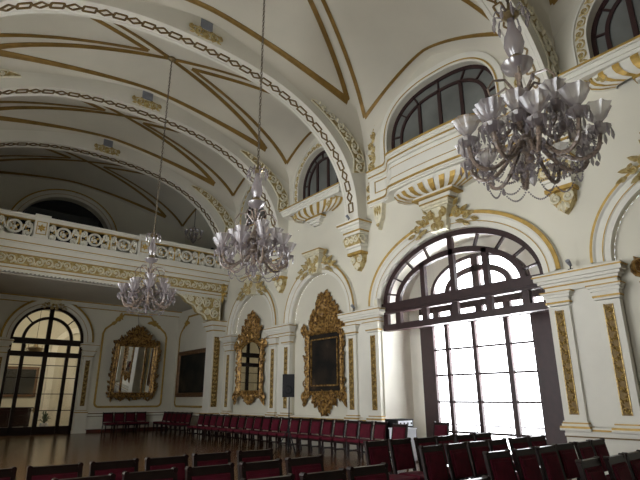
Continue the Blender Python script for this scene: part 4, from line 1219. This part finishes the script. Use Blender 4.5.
for k in range(8):
    an = 2*pi*k/8; m = MB(lambda a, b, c: (-6.25+a, 33+b, 3.9+c)); m.tube([(.2*cos(an), .2*sin(an), .4), (.4*cos(an), .4*sin(an), .3), (.6*cos(an), .6*sin(an), .55), (.6*cos(an), .6*sin(an), .7)], .02, 5); m.build('arm', M['brass'], t)

# ------------------------------------------------------------------ chairs
def chair_proto():
    """faces -y, origin on the floor under the backrest"""
    t = thing('upholstered_chair', 'x', 'chair')
    W = .25; rk = .10
    yb = lambda z: rk*max(0, (z-.45))/.5
    def slab(m, x0, x1, z0, z1, f, b, c=0):
        m.add([(x0, f+yb(z0), z0), (x1, f+yb(z0), z0), (x1, f+yb(z1), z1), (x0, f+yb(z1), z1), (x0, b+yb(z0), z0), (x1, b+yb(z0), z0), (x1, b+yb(z1), z1), (x0, b+yb(z1), z1)],
              [(0, 1, 2, 3), (4, 7, 6, 5), (0, 4, 5, 1), (1, 5, 6, 2), (2, 6, 7, 3), (3, 7, 4, 0)], c)
    for q in (-1, 1):
        m = MB(); x = q*(W-.02)
        m.loft([[(x-.022, yb(z)+d-.005, z), (x+.022, yb(z)+d-.005, z), (x+.022, yb(z)+d+.04, z), (x-.022, yb(z)+d+.04, z)] for z, d in ((0, .06), (.2, .025), (.45, 0), (.7, 0), (.955, 0))], 0)
        m.tube([(x, yb(.95)-.015, .955), (x, yb(.95)+.045, .955)], .026, 8)
        m.build('back_post', M['wood'], t)
    m = MB(); slab(m, -W+.03, W-.03, .892, .95, -.005, .035); slab(m, -W+.02, W-.02, .945, .965, -.012, .042); m.build('top_rail', M['wood'], t)
    m = MB(); slab(m, -W+.04, W-.04, .52, .892, .0, .03); slab(m, -W+.05, W-.05, .54, .883, -.02, .0); slab(m, -W+.08, W-.08, .57, .85, -.03, -.02); slab(m, -W+.06, W-.06, .54, .87, .03, .036); m.build('backrest', M['velvet'], t)
    m = MB(); m.box(-W+.01, W-.01, -.46, .02, .36, .42); m.build('seat_frame', M['wood'], t)
    m = MB(); P = [(-W+.0, -.47), (W, -.47), (W-.02, .0), (-W+.02, .0)]
    m.loft([[(x*s, -.23+(y+.23)*s, z) for x, y in P] for s, z in ((.98, .42), (1., .445), (.98, .475), (.85, .492), (.4, .50))], 0); m.build('seat', M['velvet'], t)
    for q in (-1, 1):
        m = MB(); x = q*(W-.03); m.loft([[(x-r, -.43-r, z), (x+r, -.43-r, z), (x+r, -.43+r, z), (x-r, -.43+r, z)] for z, r in ((0, .016), (.2, .02), (.36, .025))], 0); m.build('front_leg', M['wood'], t)
    m = MB(); m.box(-W+.03, W-.03, -.24, -.21, .16, .19)
    for q in (-1, 1): m.box(q*(W-.03)-.012, q*(W-.03)+.012, -.43, .03, .16, .19)
    m.build('stretcher', M['wood'], t)
    return t
CH = chair_proto(); used = [False]
ORD = ['first', 'second', 'third', 'fourth', 'fifth', 'sixth', 'seventh', 'eighth', 'ninth', 'tenth', 'eleventh', 'twelfth', 'thirteenth', 'fourteenth', 'fifteenth', 'sixteenth', 'seventeenth', 'eighteenth', 'nineteenth', 'twentieth']
def chair(x, y, rz, label, group, sx=1.):
    o = CH if not used[0] else copy_tree(CH); used[0] = True
    o.location = (x, y, 0); o.rotation_euler = (0, 0, rz); o['label'] = label
    if group: o['group'] = group
    return o
JR = random.Random(5)
rows = [5.86, 4.80, 3.74, 2.62]
rown = ['first', 'second', 'third', 'fourth']
for r, y in enumerate(rows):
    n = {0: 6, 1: 6, 2: 6, 3: 5}[r]
    for i in range(n):
        j = 0 if i == 0 else JR.uniform(-.02, .02)
        chair(-6.02+i*.565, y+JR.uniform(-.03, .03), JR.uniform(-.05, .05), 'red chair, %s from aisle, %s row from loudspeaker, glass door side' % (ORD[i], rown[r]), 'audience chairs by the tall glass door')
    n = {0: 6, 1: 5, 2: 3, 3: 1}[r]
    for i in range(n):
        chair(-8.25-i*.59, y+JR.uniform(-.03, .03), JR.uniform(-.06, .06), 'red chair, %s from aisle, %s row from loudspeaker, back door side' % (ORD[i], rown[r]), 'audience chairs across the aisle')
# long row against the window wall
k = 0
ys = [10.65+i*.57 for i in range(20)]
for i, y in enumerate(ys):
    if 21.9 < y < 23.5: continue
    x = -1.24-.12*(y-10.65)/9
    chair(x, y, -pi/2+JR.uniform(-.04, .04), 'red chair, %s from the glass door in the mirror wall row' % ORD[i], 'chairs along the mirror wall')
for i in range(6):
    chair(-.85, 23.9+i*.56, -pi/2+JR.uniform(-.03, .03), 'red chair under the oil painting, %s past the balcony pier' % ORD[i], 'chairs under the oil painting')
for i in range(4):
    chair(-3.5+i*.56, 27.25, 0, 'red chair under the back wall mirror, %s from the back door' % ORD[i], 'chairs under the back wall mirror')
chair(-.25, 9.3, -pi/2, 'lone red chair standing close to the bright glazed door', None)
chair(-1.82, 9.4, -pi/2, 'red chair in front of the narrow white storage unit', None)

def spot(x, y, z, label):
    t = thing('spotlight', label, 'spotlight', (x, y, z), 'small spotlights on the cornices')
    m = MB(); m.lathe([(0, 0), (.06, 0), (.06, .02), (.015, .03), (.015, .12), (0, .12)], (x, y, z), 10); m.build('foot', M['black'], t)
    m = MB(); m.tube([(x+.04, y, z+.11), (x-.02, y, z+.15), (x-.1, y, z+.21)], [.03, .045, .055], 8); m.build('lamp_head', M['grey'], t)
spot(-.12, 5.2, 4.493, 'small spotlight on the cornice between tall glass door and the niche past it')
spot(-.12, 12.75, 4.493, 'small spotlight on the cornice between tall glass door and dark portrait niche')
spot(-.42, 12.6, 7.713, 'small spotlight on top of the corbel at the foot of the rib')
t = thing('cornice_box', 'small white box standing on the cornice end beside the tall glass door', 'box', (-.05, 11.66, 4.493))
m = MB(); m.box(-.14, .03, 11.58, 11.74, 4.493, 4.78); m.build('case', M['white'], t)
m = MB(); m.box(-.146, -.14, 11.60, 11.72, 4.52, 4.75); m.build('front_panel', M['gilt'], t)
t = thing('gallery_chandelier', 'dim chandelier hanging in the dark gallery behind the balustrade', 'chandelier', (-1.46, 23.4, 9.28))
m = MB(lambda a, b, c: (-1.46+a, 23.4+b, 9.28+c)); m.lathe([(0, 0), (.06, .06), (.16, .2), (.08, .34), (.05, .6), (.12, .75), (.04, .95), (0, 1.0)], n=12); m.build('stem', M['crystal'], t, True)
m = MB(lambda a, b, c: (-1.46+a, 23.4+b, 9.28+c)); m.tube([(0, 0, 1.), (0, 0, 2.25)], .015, 6); m.build('rod', M['iron'], t)
for k in range(8):
    an = 2*pi*k/8; m = MB(lambda a, b, c: (-1.46+a, 23.4+b, 9.28+c)); m.tube([(.1*cos(an), .1*sin(an), .35), (.25*cos(an), .25*sin(an), .22), (.42*cos(an), .42*sin(an), .4), (.42*cos(an), .42*sin(an), .5)], .018, 5); arm = m.build('arm', M['armglass'], t)
    m = MB(lambda a, b, c: (-1.46+a, 23.4+b, 9.28+c)); m.lathe([(.03, .5), (.06, .55), (.1, .68)], (.42*cos(an), .42*sin(an), 0), 10); m.build('glass_shade', M['shade'], arm, True)
t = thing('stage_light', 'black spotlight fixed behind the balcony rail near the window wall', 'spotlight', (-.5, 23.0, 7.2))
m = MB(); m.tube([(-.5, 23.0, 7.2), (-.5, 23.0, 8.95)], .02, 6); m.build('pole', M['black'], t)
m = MB(); m.tube([(-.38, 23.12, 9.06), (-.5, 23.0, 9.02), (-.64, 22.82, 8.96)], [.09, .11, .12], 10); m.build('lamp_head', M['black'], t)
for k in range(3):
    an = 2.1*k; m = MB(); m.tube([(-.5, 23.0, 7.5), (-.5+.22*cos(an), 23.0+.18*sin(an), 7.205)], .012, 5); m.build('leg', M['black'], t)

# ------------------------------------------------------------------ loudspeaker, table, mixer
t = thing('speaker_stand', 'black tripod speaker stand in front of the mirror wall chairs', 'stand', (-2.86, 12.72, 0))
X, Y = -2.86, 12.72
m = MB(); m.tube([(X, Y, .12), (X, Y, 1.0)], .022, 8); m.tube([(X, Y, .9), (X, Y, 1.64)], .017, 8); m.build('pole', M['black'], t)
m = MB(); m.tube([(X, Y, .86), (X, Y, .98)], .034, 8); m.build('collar', M['black'], t)
for k in range(3):
    an = 2*pi*k/3+.4; m = MB(); m.tube([(X+.03*cos(an), Y+.03*sin(an), .72), (X+.45*cos(an), Y+.45*sin(an), .015)], .014, 6); m.tube([(X, Y, .30), (X+.26*cos(an), Y+.26*sin(an), .335)], .01, 5); m.build('leg', M['black'], t)
t = thing('loudspeaker', 'black loudspeaker on a tripod stand beside the dark mirror', 'loudspeaker', (X, Y, 1.64))
def T(a, b, c, an=-.8): return (X+cos(an)*a-sin(an)*b, Y+sin(an)*a+cos(an)*b, c)
m = MB(T); m.prism([(-.18, -.16), (.18, -.16), (.12, .17), (-.12, .17)], 1.645, 2.30); m.build('cabinet', M['black'], t)
m = MB(T); m.box(-.165, .165, -.172, -.16, 1.66, 2.285); m.build('grille', M['grille'], t)
m = MB(lambda a, b, c: T(a, -.172-c, b)); m.lathe([(.13, 0), (.12, .006), (.05, -.004), (0, .004)], (0, 1.85, 0), 18); m.build('woofer', M['black'], t, True)
t = thing('storage_unit', 'narrow white storage unit standing in front of the tall glass door', 'cabinet', (-1.28, 9.7, 0))
m = MB(); m.box(-1.53, -1.03, 9.46, 9.96, .05, .82); m.build('body', M['whitep'], t)
m = MB(); m.box(-1.55, -1.01, 9.44, 9.98, .82, .85); m.build('top', M['whitep'], t)
m = MB(); m.box(-1.50, -1.06, 9.49, 9.93, 0, .05); m.build('plinth', M['grey'], t)
m = MB(); m.box(-1.50, -1.06, 9.45, 9.46, .1, .78); m.build('door', M['whitep'], t)
t = thing('equipment_table', 'black table with audio equipment beside the white storage unit', 'table', (-.66, 10.4, 0))
m = MB(); m.box(-1.04, -.28, 10.05, 10.7, .77, .81); m.build('tabletop', M['black'], t)
for x0 in (-1.02, -.34):
    for y0 in (10.07, 10.64): m = MB(); m.box(x0, x0+.04, y0, y0+.04, 0, .77); m.build('leg', M['black'], t)
m = MB(); m.box(-1.0, -.97, 10.12, 10.63, .3, .77); m.build('modesty_panel', M['black'], t)
t = thing('audio_amplifier', 'black audio amplifier with a pale lit front on the black table', 'amplifier', (-.67, 10.4, .81))
m = MB(); m.box(-1.02, -.32, 10.15, 10.6, .82, 1.04); m.build('case', M['black'], t)
m = MB(); m.box(-.96, -.38, 10.14, 10.15, .86, 1.0); m.build('front_panel', M['whitep'], t)
m = MB()
for i in range(4): m.box(-.9+i*.15, -.86+i*.15, 10.125, 10.14, .9, .95)
m.build('knobs', M['black'], t)
for x0 in (-.98, -.40): m = MB(); m.box(x0, x0+.04, 10.2, 10.55, .81, .82); m.build('foot', M['black'], t)

# ------------------------------------------------------------------ light
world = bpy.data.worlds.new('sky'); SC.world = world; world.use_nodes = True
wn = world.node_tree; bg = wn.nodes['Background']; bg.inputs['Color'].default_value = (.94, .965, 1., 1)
# sky above; glow below the horizon added to light vault and walls, per side
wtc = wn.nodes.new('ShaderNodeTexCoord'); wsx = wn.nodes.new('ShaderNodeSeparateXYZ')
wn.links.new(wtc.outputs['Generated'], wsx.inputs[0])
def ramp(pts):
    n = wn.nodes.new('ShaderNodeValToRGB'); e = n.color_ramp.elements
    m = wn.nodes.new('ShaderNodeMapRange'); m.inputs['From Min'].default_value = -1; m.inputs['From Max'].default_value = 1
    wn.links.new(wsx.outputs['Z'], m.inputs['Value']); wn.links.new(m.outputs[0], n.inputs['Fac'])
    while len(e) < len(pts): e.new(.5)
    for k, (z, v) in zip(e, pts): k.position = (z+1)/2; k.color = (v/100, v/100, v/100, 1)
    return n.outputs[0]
right_glow = ramp([(-1, 88), (-.5, 88), (-.2, 9), (.1, 12), (.4, 12), (1, 8)])  # strong glow from below, added to brighten the left vault
left_glow = ramp([(-1, 8), (-.55, 14), (-.3, 21), (0, 12), (.4, 10), (1, 8)])
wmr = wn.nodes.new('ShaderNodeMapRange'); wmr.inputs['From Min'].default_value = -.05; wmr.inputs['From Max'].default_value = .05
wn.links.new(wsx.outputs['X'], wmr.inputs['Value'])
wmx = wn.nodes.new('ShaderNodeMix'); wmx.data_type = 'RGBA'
wn.links.new(wmr.outputs[0], wmx.inputs[0]); wn.links.new(left_glow, wmx.inputs[6]); wn.links.new(right_glow, wmx.inputs[7])
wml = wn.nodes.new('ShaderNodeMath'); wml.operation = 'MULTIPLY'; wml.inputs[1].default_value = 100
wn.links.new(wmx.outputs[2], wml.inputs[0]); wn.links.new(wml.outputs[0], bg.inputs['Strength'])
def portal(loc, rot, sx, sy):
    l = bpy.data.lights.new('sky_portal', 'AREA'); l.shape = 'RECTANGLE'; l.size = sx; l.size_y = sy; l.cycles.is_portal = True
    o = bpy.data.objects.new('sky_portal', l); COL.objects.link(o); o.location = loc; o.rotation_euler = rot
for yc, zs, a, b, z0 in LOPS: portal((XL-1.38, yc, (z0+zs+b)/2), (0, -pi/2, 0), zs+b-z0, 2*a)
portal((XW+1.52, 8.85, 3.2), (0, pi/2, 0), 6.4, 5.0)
def lamp(name, loc, e, col, r=.15):
    l = bpy.data.lights.new(name, 'POINT'); l.energy = e; l.color = col; l.shadow_soft_size = r
    o = bpy.data.objects.new(name, l); COL.objects.link(o); o.location = loc
lamp('far_room_lamp', (-4.0, 30.6, 6.6), 420, (1, .90, .70), .2)
lamp('far_room_lamp', (-9.0, 30.6, 6.6), 160, (1, .90, .70), .2)

# ------------------------------------------------------------------ camera
cam = bpy.data.cameras.new('camera'); co = bpy.data.objects.new('camera', cam); COL.objects.link(co); SC.camera = co
yaw, pitch, roll, f = .6824709, .3068085, -.0027408, 500.726
cam.sensor_fit = 'HORIZONTAL'; cam.sensor_width = 36; cam.lens = f/640*36; cam.clip_end = 200; cam.clip_start = .05
fw = Vector((sin(yaw)*cos(pitch), cos(yaw)*cos(pitch), sin(pitch))); r0 = Vector((cos(yaw), -sin(yaw), 0)); u0 = r0.cross(fw)
r = cos(roll)*r0+sin(roll)*u0; u = -sin(roll)*r0+cos(roll)*u0
R = Matrix((r, u, -fw)).transposed().to_4x4(); R.translation = Vector((-12, 0, 1.6)); co.matrix_world = R
SC.view_settings.view_transform = 'Standard'; SC.view_settings.look = 'None'; SC.view_settings.gamma = 1; SC.view_settings.use_curve_mapping = False
SC.view_settings.exposure = -.36
SC.cycles.use_denoising = True
SC.cycles.max_bounces = 10; SC.cycles.diffuse_bounces = 2; SC.cycles.glossy_bounces = 4; SC.cycles.transparent_max_bounces = 16
SC.cycles.sample_clamp_indirect = 8
SC.cycles.caustics_reflective = False; SC.cycles.caustics_refractive = False
